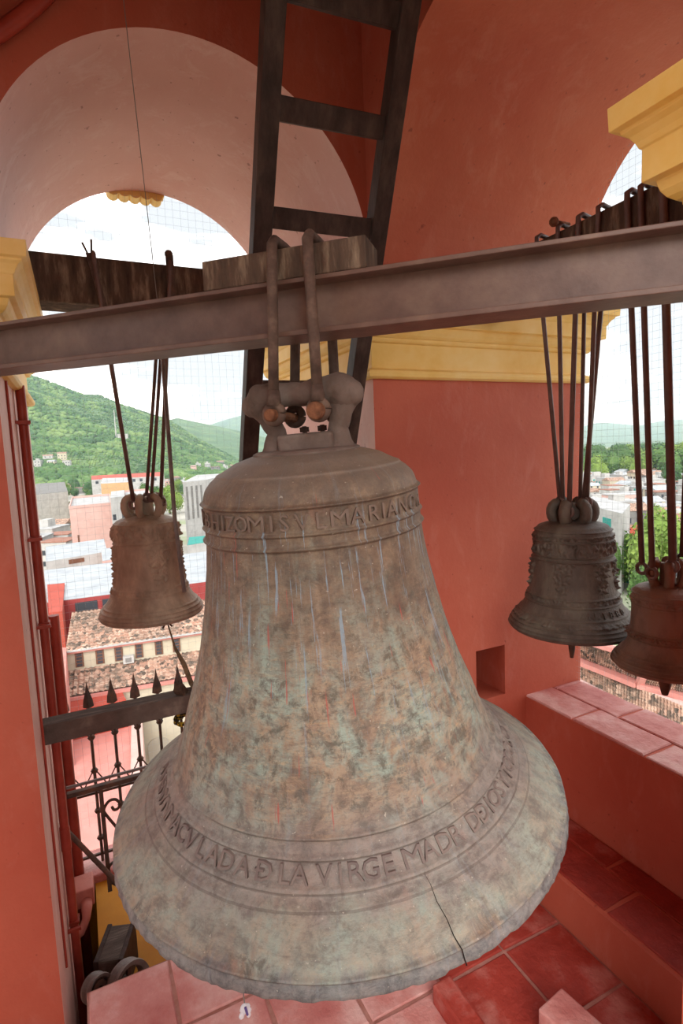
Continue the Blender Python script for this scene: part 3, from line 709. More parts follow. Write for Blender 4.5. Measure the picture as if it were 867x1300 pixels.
# straps nailed to the far timber beam
sp = thing('beam_strap', 'bent iron strap with two nails on the left of the far timber beam', 'strap', (.12, LY0-.01, .7))
MB().bar((.105, LY0-.008, .80), (.145, LY0-.008, .60), .022, .008, up=(0, 1, 0)).build('band', M['iron'], sp)
MB().tube([(.10, LY0-.008, .80), (.085, LY0-.01, .835)], .004, 6).build('nail', M['iron_dark'], sp)
MB().tube([(.115, LY0-.008, .80), (.118, LY0-.01, .85)], .004, 6).build('nail', M['iron_dark'], sp)
sp = thing('beam_strap', 'knotted iron strap over the middle of the far timber beam', 'strap', (.40, LY0-.01, .7))
MB().bar((.405, LY0-.009, .825), (.405, LY0-.009, .60), .03, .008, up=(0, 1, 0)).build('band', M['iron_dark'], sp)
MB().ball((.403, LY0-.01, .828), .017, 10).build('knot', M['iron_dark'], sp, smooth=True)
# thin string from the ceiling down to the timber beam
s0 = at_y(150, -60, 1.89); s1 = at_y(200, 385, 1.89)
tag(MB().tube([s0+(s0-s1)*.8, s0, s1], .0013, 5).build('string', M['cord'], off=s1), 'thin grey string hanging from the ceiling before the far arch', 'string')
# conduit at the upper left
c0, c1, c2 = at_y(-40, 62, 1.885), at_y(22, 35, 1.885), at_y(75, -25, 1.885)
cpts = [c0.lerp(c1, t).lerp(c1.lerp(c2, t), t) for t in [k/10 for k in range(11)]]
tag(MB().tube(cpts, .022, 12).build('conduit', M['red_pipe'], smooth=True, off=c1), 'curved red painted conduit at the upper left corner', 'pipe')

# ------------------------------------------------------------------ pipes on the left pier
vp = thing('jamb_tube', 'thin vertical red painted pipe on the left pier', 'pipe', (QX+.03, 2.42, -2.6))
MB().tube([(QX+.022, 2.42, -2.60), (QX+.022, 2.42, .30)], .017, 12).build('pipe', M['red_pipe'], vp, autos=40)
MB().tube([(QX+.022, 2.42, -1.58), (QX+.022, 2.42, -1.48)], .0195, 12).build('coupling', M['red_pipe'], vp, autos=40)
for z in (.16, -.28, -.62, -1.06, -1.9):
    MB().box(QX-.005, QX+.05, 2.36, 2.372, z-.006, z+.006).box(QX+.004, QX+.044, 2.398, 2.442, z-.006, z+.006).build('clip', M['red_pipe'], vp)
tag(MB().tube([(QX+.004, 2.14, FL), (QX+.004, 2.14, .28)], .0045, 8).build('cable', M['red_pipe'], off=(QX, 2.14, FL)), 'thin red painted cable running up the left pier', 'cable')
tag(MB().tube([(QX+.03, 2.93, -3.2), (QX+.03, 2.93, -.72)], .024, 12).build('jamb_tube', M['red_pipe'], off=(QX, 2.93, -3.2), autos=40), 'darker red pipe behind the thin one, low on the left pier', 'pipe')  # added tube standing in for a strip of wall in shadow
jb = thing('junction_box', 'pink painted junction box with an elbow pipe on the left pier', 'box', (QX+.06, 2.75, -2.1))
MB().box(QX, QX+.095, 2.74, 2.86, -2.11, -2.02).build('box_body', M['pink_pipe'], jb, bevel=.006)
MB().tube([(QX+.06, 2.75, -2.08), (QX+.06, 2.71, -2.09), (QX+.055, 2.68, -2.12), (QX+.03, 2.66, -2.16), (QX-.01, 2.65, -2.18)], [.024, .024, .018, .018, .018], 12).build('elbow', M['pink_pipe'], jb, smooth=True)
j2 = thing('junction_box', 'pink painted box with a short conduit at the foot of the left pier', 'box', (QX+.06, 2.42, -2.71))
MB().box(QX, QX+.10, 2.36, 2.52, -2.71, -2.60).build('box_body', M['pink_pipe'], j2, bevel=.006)
MB().tube([(QX+.065, 2.48, -2.61), (QX+.065, 2.48, -2.5), (QX+.06, 2.49, -2.42), (QX+.02, 2.50, -2.36)], .017, 12).tube([(QX+.065, 2.48, -2.55), (QX+.065, 2.48, -2.52)], .022, 12).build('conduit', M['pink_pipe'], j2, smooth=True)

# things lying in the pit
tr = thing('wooden_crate', 'dark old wooden crate lying in the stair pit', 'crate', (.0, 2.35, -2.2))
q0 = at_y(113, 1205, 2.36)
a_ = math.radians(20); ax = Vector((math.cos(a_), -math.sin(a_), 0)); ay = Vector((math.sin(a_), math.cos(a_), 0))
cc = Vector((max(q0.x, QX+.17), q0.y, -2.10))
MB().obox(cc, ax*.055, ay*.09, UPV*.085).build('crate_body', M['wood'], tr, bevel=.01)
for k in (-1, 1): MB().obox(cc+ax*.055*k*.9, ax*.01, ay*.094, UPV*.089).build('batten', M['ladder'], tr, bevel=.004)
MB().box(QX+.10, PX, FE-.02, 2.30, -2.27, -2.20).build('floor_landing', M['grout_dark']); struct(bpy.data.objects['floor_landing'], 'dark landing in the stair pit', 'floor')
for (u, v_, rr, lab) in ((122, 1240, .05, 'small grey metal pulley wheel standing in the stair pit'), (161, 1226, .08, 'large grey metal wheel rim leaning in the stair pit')):
    q = at_y(u, v_, 2.14); q.z -= rr*1.0
    w_ = thing('pulley_wheel', lab, 'wheel', tuple(q)); w_['_o'] = (0, 0, 0); w_.rotation_euler = (math.radians(72), 0, math.radians(35))
    MB().lathe([(rr*.78, -.022), (rr, -.03), (rr*1.04, -.018), (rr*.95, 0), (rr*1.04, .018), (rr, .03), (rr*.78, .022), (rr*.78, -.022)], 36).build('rim', M['grey_rod'], w_, smooth=False)
    MB().lathe([(.012, -.02), (.03, -.02), (.03, .02), (.012, .02), (.012, -.02)], 16).build('hub', M['iron_dark'], w_)
    for k in range(5):
        a = 2*PI*k/5; MB().bar((.025*math.cos(a), .025*math.sin(a), 0), (rr*.82*math.cos(a), rr*.82*math.sin(a), 0), .014, .012).build('spoke', M['iron_dark'], w_)

# ------------------------------------------------------------------ handrail timber, railing, scroll gate, rope
hr0, hr1 = at_x(53, 917, QX), None
HY = 2.16; hz = -.925
tag(MB().box(QX, 1.05, HY, HY+.075, hz-.075, hz).build('handrail', M['wood'], off=(.3, HY, hz), bevel=.005), 'dark square timber handrail across the far opening', 'handrail')
rail = thing('iron_railing', 'rusty wrought iron railing with spear points at the edge of the far opening', 'railing', (.43, 3.0, -2.08))
RYY = 3.0
spx = []
x = QX+.03
while x < PX-.02: spx.append(x); x += .112
for i, x in enumerate(spx):
    b = MB(); b.tube([(x, RYY, -2.08), (x, RYY, -1.24)], .0075, 6)
    o = b.build('baluster', M['iron_dark'], rail, smooth=False)
    MB().lathe([(.003, -1.245), (.026, -1.235), (.022, -1.20), (.008, -1.15), (.0005, -1.10)], 4, (x, RYY, 0)).build('spear_point', M['iron_dark'], o)
    for z in (-1.40, -1.58, -1.80, -1.95): MB().ball((x, RYY, z), .019, 8, (1, 1, .8)).build('collar', M['iron_dark'], o, smooth=True)
    if i+1 < len(spx):
        for (za, zb) in ((-1.58, -1.70), (-1.40, -1.29)):
            xm = x+.056
            pts = [(x+.008+.05*math.sin(t*PI/2)**1.2, RYY, za+(zb-za)*t) for t in [k/8 for k in range(9)]]
            pts2 = [(2*xm-p[0], RYY, p[2]) for p in pts]
            MB().tube(pts, .0035, 5).build('curl', M['iron_dark'], rail); MB().tube(pts2, .0035, 5).build('curl', M['iron_dark'], rail)
for z in (-1.70, -1.30, -2.04): MB().bar((QX, RYY, z), (PX, RYY, z), .012, .012).build('crossbar', M['iron_dark'], rail)
# scroll balustrade nearer the pit
GY = 2.62; g0 = at_y(85, 1010, GY); gz = g0.z
gate = thing('scroll_balustrade', 'black iron stair balustrade with scrolls and a slanting bar beside the red pipe', 'balustrade', (.2, GY, -2.08))
MB().bar((g0.x, GY, gz), (PX, GY, gz), .026, .02).build('top_rail', M['iron_dark'], gate)
MB().bar((g0.x, GY, gz+.035), (PX, GY, gz+.035), .008, .012).build('upper_bar', M['grey_rod'], gate)
px_ = at_y(129, 1015, GY).x
pz_ = at_y(135, 1132, GY).z
MB().bar((px_, GY, gz), (px_, GY, pz_), .018, .018).build('post', M['iron_dark'], gate)
MB().bar((px_+.6, GY, gz), (px_+.6, GY, pz_), .018, .018).build('post', M['iron_dark'], gate)
def scroll(pxs, dx=0):
    P = [at_y(u, v, GY)+Vector((dx, 0, 0)) for u, v in pxs]; fine = []
    for k in range(len(P)-1):   # Catmull-Rom
        p0, p1, p2, p3 = P[max(k-1, 0)], P[k], P[k+1], P[min(k+2, len(P)-1)]
        for t in (0, .25, .5, .75):
            fine.append(.5*((2*p1)+(p2-p0)*t+(2*p0-5*p1+4*p2-p3)*t*t+(3*p1-p0-3*p2+p3)*t*t*t))
    fine.append(P[-1])
    return MB().tube(fine, .0065, 6).build('scroll', M['iron_dark'], gate, smooth=True)
for dx in (0, .6):
    scroll([(142, 1024), (145, 1028), (150, 1026), (152, 1020), (147, 1015), (140, 1016), (135, 1021), (132, 1029), (136, 1036), (146, 1048), (157, 1062)], dx)
    scroll([(150, 1104), (147, 1101), (147, 1107), (152, 1111), (158, 1108), (160, 1098), (152, 1092), (142, 1096), (137, 1104), (137, 1112), (142, 1120), (150, 1124)], dx)
d0 = at_y(80, 1050, GY-.1); d1 = at_y(150, 1122, GY-.1)
MB().tube([d0, d1, d1+(d1-d0)*.6], .011, 8).build('slanting_bar', M['iron_dark'], gate, smooth=True)
# rope from the brown bell to the handrail
ra, rb_, rc_ = Vector((LB_.x+.05, 2.42, LB_.z-.03)), at_y(222, 822, 2.32), at_y(243, 868, 2.24)
rope = thing('bell_rope', 'frayed rope and wooden peg tying the brown bell to the handrail', 'rope', tuple(rc_))
MB().tube([ra, ra.lerp(rb_, .6), rb_], [.003, .0035, .005], 8).build('cord', M['rope'], rope, smooth=True)
MB().tube([rb_, rb_.lerp(rc_, .5)+Vector((.004, 0, .004)), rc_, rc_+Vector((.02, -.03, -.03))], [.006, .010, .010, .008], 10).build('thick_rope', M['rope'], rope, smooth=True)
MB().ball(ra+Vector((0, 0, -.01)), .008, 8).tube([ra, ra+Vector((-.02, 0, -.03))], .004, 6).tube([ra, ra+Vector((.02, 0, -.028))], .004, 6).build('knot', M['iron_dark'], rope)
for k, zz in enumerate((.0, .012, -.012)):
    xk = rc_.x+.01+k*.022
    ringp = [(xk+.01*math.sin(3*a), HY+.0375+.052*math.cos(a), hz-.0375+.052*math.sin(a)) for a in [2*PI*j/16 for j in range(17)]]
    MB().tube(ringp, .011, 8).build('binding', M['rope'], rope, smooth=True)
pegq = rc_+Vector((-.06, -.05, .0))
MB().obox(pegq+Vector((.02, 0, -.02)), Vector((.014, -.01, .0)), Vector((.025, .02, -.05))*.9, Vector((.008, .012, .01))).build('peg', M['wood_v'], rope, bevel=.002)
MB().tube([pegq, pegq+Vector((.05, -.02, -.07)), pegq+Vector((.10, -.03, -.12))], .008, 8).tube([pegq+Vector((.02, 0, .0)), pegq+Vector((.09, -.01, -.06))], .007, 8).build('twine', M['rope'], rope, smooth=True)
yr = at_y(233, 913, 2.20)
ypts = [yr+Vector((.03*math.cos(a)*(1+.2*math.sin(2.3*a)), .01*math.sin(1.7*a), .02*math.sin(a)*(1+.3*math.cos(1.3*a)))) for a in [k*.35 for k in range(54)]]
tag(MB().tube(ypts, .0065, 6).tube([yr+Vector((0, 0, .01)), yr+Vector((-.02, .0, .06)), yr+Vector((-.03, .01, .11))], .006, 6).build('coiled_rope', M['yrope'], smooth=True, off=yr), 'small coil of yellow and black rope hung under the handrail', 'rope')

# ------------------------------------------------------------------ bird netting in both openings
def netting(axis, lo, hi, d, zlo, step, label):
    b = MB(); c = (lo+hi)/2; r = (hi-lo)/2; t = .0004
    P = (lambda s, z: (s, d, z)) if axis == 'y' else (lambda s, z: (d, s, z))
    s = lo+step*.5
    while s < hi:
        zt = SPR+math.sqrt(max(0, r*r-(s-c)**2)); b.tube([P(s, zlo), P(s, zt)], t, 3, False); s += step
    z = zlo+step*.5
    while z < SPR+r:
        h = r if z <= SPR else math.sqrt(max(0, r*r-(z-SPR)**2)); b.tube([P(c-h, z), P(c+h, z)], t, 3, False); z += step
    return tag(b.build('bird_netting', M['wire'], off=P(c, zlo)), label, 'netting')
netting('y', QX, PX, YO-.03, -1.9, .038, 'fine square wire netting stretched across the far arch')
netting('x', SY, PY, XO-.03, HP, .03, 'fine square wire netting stretched across the right arch')

# ------------------------------------------------------------------ the town below (ground 27 m under the eye)
GZ = -27.0
def wallmat(name, a, b_): return mottled(name, a, b_, .6, .85, .1, 4, 'pos', detail=5)
T_ = {}
T_['white'] = wallmat('white_wall', 'A3A19D', 'B8B6B2'); T_['cream'] = wallmat('cream_wall', 'B4AA94', 'C0B7A2'); T_['grey'] = wallmat('grey_concrete', '6E6C69', '84817D')
T_['salmon'] = wallmat('salmon_wall', 'C6A096', 'D0ACA2'); T_['pink'] = wallmat('pink_wall', 'BE7A70', 'C88A80'); T_['redwall'] = wallmat('red_wall', 'A04638', 'AA5042')
T_['ochre'] = wallmat('ochre_wall', 'B8946C', 'C29E76'); T_['flat'] = wallmat('pale_flat_roof', '9C9C9B', 'B4B3B2'); T_['sheet'] = wallmat('sheet_metal_roof', '989CA0', 'AEB2B4')
T_['terr'] = wallmat('terracotta_flat_roof', '8E6454', '9C7262'); T_['glass'] = plain('dark_window', '3C4046', .25, 0, .5); T_['frame'] = wallmat('brown_window_frame', '6B4A3A', '7A5644')
T_['teal'] = plain('teal_awning', '2F8A80'); T_['redtent'] = wallmat('red_tent', 'B04A3A', 'B85646'); T_['stone'] = wallmat('pale_courtyard', 'A8A090', 'B6AE9E'); T_['maroon'] = wallmat('maroon_frame', '8E3A38', '9A4644')
def tilemat():
    m, nt, bs = newmat('clay_roof_tiles'); v = tex(nt, 'obj')
    wn = N(nt, 'ShaderNodeTexVoronoi'); wn.inputs['Scale'].default_value = 4.2; nt.links.new(v, wn.inputs['Vector'])
    sep = N(nt, 'ShaderNodeSeparateColor'); nt.links.new(wn.outputs['Color'], sep.inputs[0])
    col = ramp(nt, sep.outputs[0], [(.0, srgb('524840')), (.3, srgb('8C7464')), (.6, srgb('AE8672')), (1, srgb('C6A894'))])
    col = mix(nt, ramp(nt, noise_n(nt, v, .5, 6, .6), [(.45, gray(0)), (.65, gray(.5))]), col, srgb('665A4E'))
    nt.links.new(col, bs.inputs['Base Color']); bs.inputs['Roughness'].default_value = .9; return m
T_['tiles'] = tilemat()
M['leaf'] = mottled('foliage_green', '35502A', '4F6C36', 1.2, .8, 0, 1, 'obj', c2='6A8444', p0=.3, p1=.7)
M['leaf2'] = mottled('foliage_yellow_green', '506A2E', '728A3E', 1.2, .8, 0, 1, 'obj', c2='8A9C50', p0=.3, p1=.7)
M['leaf3'] = mottled('foliage_dark_green', '2E4A2A', '466538', 1.2, .8, 0, 1, 'obj', c2='5C7A46', p0=.3, p1=.7)
M['bark'] = plain('tree_bark', '5A4A3C', .9)

gm, gnt, gbs = newmat('town_ground'); gv = tex(gnt, 'pos')
gcol = ramp(gnt, noise_n(gnt, gv, .02, 8, .65), [(.38, srgb('8A9670')), (.5, srgb('A6A298')), (.62, srgb('B4B0A6'))])
gnt.links.new(gcol, gbs.inputs['Base Color']); gbs.inputs['Roughness'].default_value = .95
g = MB().lathe([(.001, GZ), (60, GZ), (250, GZ), (900, GZ), (3000, GZ), (9000, GZ)], 64).build('ground', gm); struct(g, 'pale ground of the town far below the tower', 'ground')

def bldg(name, label, roof_px, z, wall, roof, base=GZ, windows=(), parapet=.0, group=None, cat='building'):
    """flat roofed building: roof corners given where they are sighted (front-left, front-right, back-right, back-left) at height z"""
    P = [at_z(u, v, z) for u, v in roof_px]
    c = sum(P, Vector())/len(P); t = thing(name, label, cat, (c.x, c.y, base), group)
    poly = [(p.x, p.y) for p in P]
    MB().prism(poly, base, z-.05).build('wall', T_[wall], t)
    MB().prism(poly, z-.05, z).build('roof', T_[roof], t)
    if parapet:
        b = MB(); n = len(poly)
        for i in range(n):
            a, d = Vector((*poly[i], z+parapet/2)), Vector((*poly[(i+1) % n], z+parapet/2)); b.bar(a, d, .18, parapet)
        b.build('parapet', T_[wall], t)
    for w in windows:
        e_, t0, t1, d0, d1 = w[:5]; mt = w[5] if len(w) > 5 else 'glass'
        a, d = P[e_], P[(e_+1) % len(P)]; dr = d-a; nrm = Vector((dr.y, -dr.x, 0)).normalized()
        if nrm.dot(Vector((c.x, c.y, 0))-Vector((a.x, a.y, 0))) > 0: nrm = -nrm
        mid = a+dr*((t0+t1)/2); mid.z = z-(d0+d1)/2
        o = MB().obox(mid, dr.normalized()*(dr.length*(t1-t0)/2), nrm*.06, UPV*((d1-d0)/2)).build('window', T_[mt], t)
    return t, P
def tiled(parent, name, A, B, C, D, cols, rows, mat='tiles', amp=.07):
    """corrugated tile slope: A-B eave (left to right), D-C ridge"""
    b = MB(); A, B, C, D = map(Vector, (A, B, C, D)); n = (B-A).cross(D-A).normalized()
    if n.z < 0: n = -n
    nu = cols*3; i0 = len(b.v); nr = rows*2
    for r in range(nr+1):
        k = r//2; v_ = k/rows if r % 2 == 0 else (k+.98)/rows
        lift = .05 if r % 2 == 0 else .0
        for u in range(nu+1):
            t = u/nu; p = A.lerp(B, t).lerp(D.lerp(C, t), min(1, v_))
            h = amp*(1 if u % 3 == 0 else (.55 if u % 3 == 1 else -.2))
            b.v.append(tuple(p+n*(h+lift)))
    for r in range(nr):
        for u in range(nu):
            a = i0+r*(nu+1)+u; b.f.append((a, a+1, a+nu+2, a+nu+1))
    o = b.build(name, T_[mat], parent); o['kind'] = 'stuff'; return o

# --- the cream range with tiled roofs below the left opening
z1 = -13.0
a, d = at_z(84, 829, z1), at_z(240, 806, z1); dr = (d-a).normalized(); back = Vector((-dr.y, dr.x, 0)); back = back if back.y > 0 else -back
t = thing('cream_range', 'long cream building with six small windows between two tiled roofs', 'building', (a.x, a.y, GZ))
ln = (d-a).length+3; wh = 1.35
MB().prism([(a.x, a.y), ((a+dr*ln).x, (a+dr*ln).y), ((a+dr*ln+back*7).x, (a+dr*ln+back*7).y), ((a+back*7).x, (a+back*7).y)], GZ, z1).build('wall', T_['cream'], t)
cor = MB().obox(a+dr*ln/2-back*.12+UPV*.05, dr*ln/2, back*.15, UPV*.09).build('eave', T_['pink'], t)
ridge_h = 1.9
tiled(t, 'roof_tiles', a-back*.3+UPV*.12, a+dr*ln-back*.3+UPV*.12, a+dr*(ln-2.2)+back*3.4+UPV*ridge_h, a+dr*.2+back*3.4+UPV*ridge_h, 34, 14)
tiled(t, 'roof_tiles', a+dr*ln-back*.3+UPV*.12, a+dr*ln+back*7+UPV*.12, a+dr*(ln-2.2)+back*3.4+UPV*ridge_h, a+dr*(ln-2.2)+back*3.4+UPV*ridge_h, 18, 12)
MB().obox(a+dr*ln/2-back*.3+UPV*.16, dr*ln/2, back*.10, UPV*.05).build('gutter', T_['white'], t)
tot = (d-a).length
for fr in (.095, .255, .405, .570, .735, .885):
    mid = a+dr*tot*fr; mid.z = z1-.62
    w_ = MB().obox(mid-back*.02, dr*.27, back*.06, UPV*.50).build('window', T_['frame'], t)
    for iz in range(4):
        MB().obox(mid-back*.085+UPV*(-.36+.24*iz), dr*.17, back*.01, UPV*.085).build('pane', T_['glass'], w_)
mid = a+dr*tot*.48; mid.z = z1-1.05; ac = MB().obox(mid-back*.2, dr*.36, back*.2, UPV*.26).build('air_conditioner', T_['white'], t)
MB().obox(mid-back*.41, dr*.2, back*.01, UPV*.16).build('grille', T_['grey'], ac)
zl = z1-wh
l0 = a-dr*.2; l1 = a+dr*(ln+1)
fo = 2.1
tiled(t, 'lower_roof_tiles', l0-back*fo+UPV*(-wh-1.0), l1-back*fo+UPV*(-wh-1.0), l1+UPV*(-wh), l0+UPV*(-wh), 38, 7)
MB().obox((l0+l1)/2-back*(fo+.05)+UPV*(-wh-1.15), dr*((l1-l0).length/2), back*.12, UPV*.12).build('fascia', T_['pink'], t)
lw = MB().obox((l0+l1)/2-back*(fo-1.0)+UPV*(-wh-1.2-5.9), dr*((l1-l0).length/2), back*.95, UPV*5.9).build('lower_wall', T_['cream'], t)
for k, fr in enumerate((.46, .66, .86)):
    p = l0+dr*((l1-l0).length*fr)-back*(fo-.04); 
    for (zc, hw, hh, m_) in ((-wh-3.0, .75, .55, 'frame'), (-wh-5.6, .75, 1.1, 'stone')):
        b = MB(); n_ = 10; pts = [p+dr*hw+UPV*(zc-hh), p+dr*hw+UPV*zc]+[p+dr*(hw*math.cos(PI*i/n_))+UPV*(zc+hw*.75*math.sin(PI*i/n_)) for i in range(1, n_)]+[p-dr*hw+UPV*zc, p-dr*hw+UPV*(zc-hh)]
        i0 = 0; b.v = [tuple(q-back*.06) for q in pts]+[tuple(q+back*.02) for q in pts]; m2 = len(pts)
        b.f = [tuple(range(m2)), tuple(reversed(range(m2, 2*m2)))]+[(i, (i+1) % m2, m2+(i+1) % m2, m2+i) for i in range(m2)]
        b.build('arched_opening', T_[m_], t)
# --- pink terrace, red wall and buttress in the courtyard
def quad_slab(name, label, px, z, th, mat, cat='wall'):
    P = [at_z(u, v, z) for u, v in px]; c = sum(P, Vector())/len(P)
    return tag(MB().prism([(p.x, p.y) for p in P], z-th, z).build(name, T_[mat], off=(c.x, c.y, z-th)), label, cat)
quad_slab('pink_terrace', 'flat pink terrace roof in the courtyard seen through the railing', [(84, 930), (176, 905), (160, 1068), (92, 1085)], -17.5, 9.5, 'pink', 'terrace')
quad_slab('terrace_parapet', 'pale pink parapet strip along the right side of the courtyard terrace', [(167, 908), (180, 905), (184, 1000), (164, 1070)], -17.2, 9.8, 'salmon', 'parapet')
quad_slab('red_block', 'small red roofed block behind the courtyard terrace', [(84, 905), (160, 888), (150, 868), (86, 882)], -15.6, 11, 'redwall', 'building')
quad_slab('pale_court', 'pale stone court below the terrace and behind the iron railing', [(60, 1090), (190, 1058), (200, 1180), (60, 1200)], -19, 8, 'stone', 'court')
quad_slab('red_wing', 'bright red walled wing beside the left pier below the warehouse', [(62, 778), (79, 776), (82, 740), (60, 742)], -11.8, 15, 'redwall', 'building')
quad_slab('pink_buttress', 'narrow pink buttress wall running down beside the left pier', [(66, 872), (84, 870), (84, 822), (76, 822)], -12.6, 14, 'pink', 'buttress')
# --- warehouse and buildings of the middle distance, left
bldg('warehouse', 'white sheet roofed warehouse with a dark red glazed front', [(56, 765), (262, 738), (262, 700), (56, 724)], -12.0, 'maroon', 'sheet', windows=[(0, .17, .30, .4, 1.6), (0, .33, .42, .4, 1.6), (0, .44, .55, .4, 1.6), (0, .17, .30, 2.2, 3.8, 'sheet'), (0, .33, .42, 2.2, 3.8, 'sheet'), (0, .58, .7, .4, 1.6), (0, .72, .85, .4, 1.6)])
bldg('grey_roof_house', 'low house with a pale grey flat roof behind the warehouse', [(58, 713), (136, 700), (132, 684), (58, 694)], -13.0, 'white', 'sheet', windows=[(0, .35, .6, .3, .9, 'frame')])
bldg('white_roof_house', 'low white house with a raised flat roof right of the grey one', [(130, 712), (170, 706), (166, 692), (128, 697)], -12.5, 'salmon', 'sheet')
bldg('pink_block', 'large blank salmon pink block in the town', [(88, 646), (141, 641), (139, 629), (92, 633)], -8.5, 'salmon', 'flat', windows=[(0, .13, .17, 5.2, 8.8, 'frame'), (0, .5, .56, 6.5, 8.0, 'ochre')], parapet=.5)
bldg('white_stair_tower', 'narrow white stair tower with rows of small windows between pink blocks', [(140, 632), (158, 630), (158, 622), (141, 624)], -6.2, 'white', 'flat', windows=[(0, .08, .28, 3+i*1.9, 4+i*1.9) for i in range(4)]+[(0, .72, .92, 3+i*1.9, 4+i*1.9) for i in range(4)])
bldg('pink_annex', 'salmon pink block right of the white stair tower', [(158, 634), (190, 630), (188, 622), (158, 625)], -6.9, 'salmon', 'flat', windows=[(0, .05, .2, 2+i*2, 3+i*2) for i in range(3)], parapet=.4)
bldg('ochre_block', 'plain ochre box building behind the pink blocks', [(128, 614), (163, 612), (163, 606), (130, 607)], -7.5, 'ochre', 'flat')
bldg('white_office', 'tall white office building with narrow vertical windows beside the great bell', [(232, 612), (262, 609), (300, 600), (250, 603)], -5.6, 'white', 'flat', windows=[(0, .1+.2*i, .18+.2*i, 1.2, 9.5, 'grey') for i in range(4)]+[(1, .1+.22*i, .2+.22*i, 1+j*3, 2.6+j*3) for i in range(4) for j in range(3)])
bldg('long_red_roof', 'long white building with a red roof at the foot of the hill', [(116, 609), (208, 604), (208, 599), (116, 604)], -11, 'white', 'redtent', windows=[(0, .05+.1*i, .09+.1*i, 1, 3) for i in range(9)])
bldg('grey_hall', 'long grey roofed hall at the left of the town', [(44, 628), (86, 624), (82, 612), (46, 614)], -11.0, 'white', 'grey')
bldg('green_roof_shed', 'small shed with a teal green roof between the two bells', [(238, 692), (262, 688), (262, 680), (240, 682)], -14, 'white', 'teal')

# --- filler houses: shared meshes, each house its own object with its parts
hv = random.Random(11)
def house_variant(i):
    r = random.Random(100+i); w, dp, h = r.uniform(6, 11), r.uniform(6, 10), r.uniform(3.2, 7.5)
    kind = i % 5; wm = ['white', 'cream', 'white', 'grey', 'white', 'salmon', 'white', 'white'][i % 8]
    parts = [('wall', MB().box(-w/2, w/2, -dp/2, dp/2, 0, h).mesh('wall', T_[wm]))]
    if kind in (0, 2, 3):
        parts.append(('roof', MB().box(-w/2-.15, w/2+.15, -dp/2-.15, dp/2+.15, h, h+.25).mesh('roof', T_[['flat', 'flat', 'sheet', 'terr'][i % 4]])))
        if i % 2 == 0: parts.append(('roof_box', MB().box(-w*.3, w*.05, -dp*.1, dp*.3, h+.25, h+2.2).mesh('roof_box', T_['white'])))
        if i % 3 == 0: parts.append(('water_tank', MB().lathe([(.6, h+.25), (.6, h+1.3), (.1, h+1.6)], 10, (w*.25, 0, 0)).mesh('water_tank', T_['grey'])))
    else:
        b = MB(); e_ = .3
        b.v = [(-w/2-e_, -dp/2-e_, h), (w/2+e_, -dp/2-e_, h), (w/2+e_, dp/2+e_, h), (-w/2-e_, dp/2+e_, h), (-w/2-e_, 0, h+1.6), (w/2+e_, 0, h+1.6)]
        b.f = [(0, 1, 5, 4), (2, 3, 4, 5), (3, 0, 4), (1, 2, 5), (3, 2, 1, 0)]
        parts.append(('roof', b.mesh('roof', T_['tiles' if kind == 1 else 'sheet'])))
    nw = 2+i % 3
    for f in range(1 if h < 4.5 else 2):
        for k in range(nw):
            x = -w/2+w*(k+.5)/nw
            parts.append(('window', MB().box(x-.5, x+.5, -dp/2-.05, -dp/2+.05, 1.2+f*2.9, 2.5+f*2.9).mesh('window', T_['glass'])))
            parts.append(('window', MB().box(-w/2-.05, -w/2+.05, dp*(k+.5)/nw-dp/2-.45, dp*(k+.5)/nw-dp/2+.45, 1.2+f*2.9, 2.5+f*2.9).mesh('window', T_['glass' if i % 4 else 'teal'])))
    flat = kind in (0, 2, 3)
    desc = ('two-storey ' if h >= 4.5 else 'low ')+(('flat roofed' if i % 4 < 2 else 'metal roofed' if i % 4 == 2 else 'terracotta topped') if flat else ('tile roofed' if kind == 1 else 'gabled metal roofed'))+' house'
    if flat and i % 3 == 0: desc += ' with water tank'
    elif flat and i % 2 == 0: desc += ' with rooftop room'
    return parts, max(w, dp), wm, desc
HV = [house_variant(i) for i in range(14)]
placed = []
def put_house(az, dist, i, rz, where, grp, base=GZ, sc=1.0):
    x, y = dist*math.sin(az), dist*math.cos(az); parts, rad, wm, kd = HV[i]
    if any((x-p[0])**2+(y-p[1])**2 < (rad*sc*.5+p[2])**2*1.25 for p in placed): return False
    placed.append((x, y, rad*sc*.5))
    cn = {'white': 'white', 'cream': 'cream', 'grey': 'grey', 'salmon': 'salmon'}[wm]
    t = thing('town_house', '%s %s %s' % (cn, kd, where), 'house', (x, y, base), grp); t.rotation_euler[2] = rz; t.scale = (sc, sc, sc)
    for nme, me in parts:
        o = bpy.data.objects.new(nme, me); COL.objects.link(o); o.parent = t
    return True
ex = [o for o in COL.objects if o.get('category') in ('building', 'terrace', 'court')]
for o in list(COL.objects):
    if o.parent is not None and o.name.startswith('wall') and o.parent.get('category') == 'building':
        c = o.matrix_world.translation; bb = [Vector(v.co)+Vector(o.parent['_o']) for v in o.data.vertices]
        mx, my = sum(v.x for v in bb)/len(bb), sum(v.y for v in bb)/len(bb); rr = max(math.hypot(v.x-mx, v.y-my) for v in bb)
        placed.append((mx, my, rr*.8))
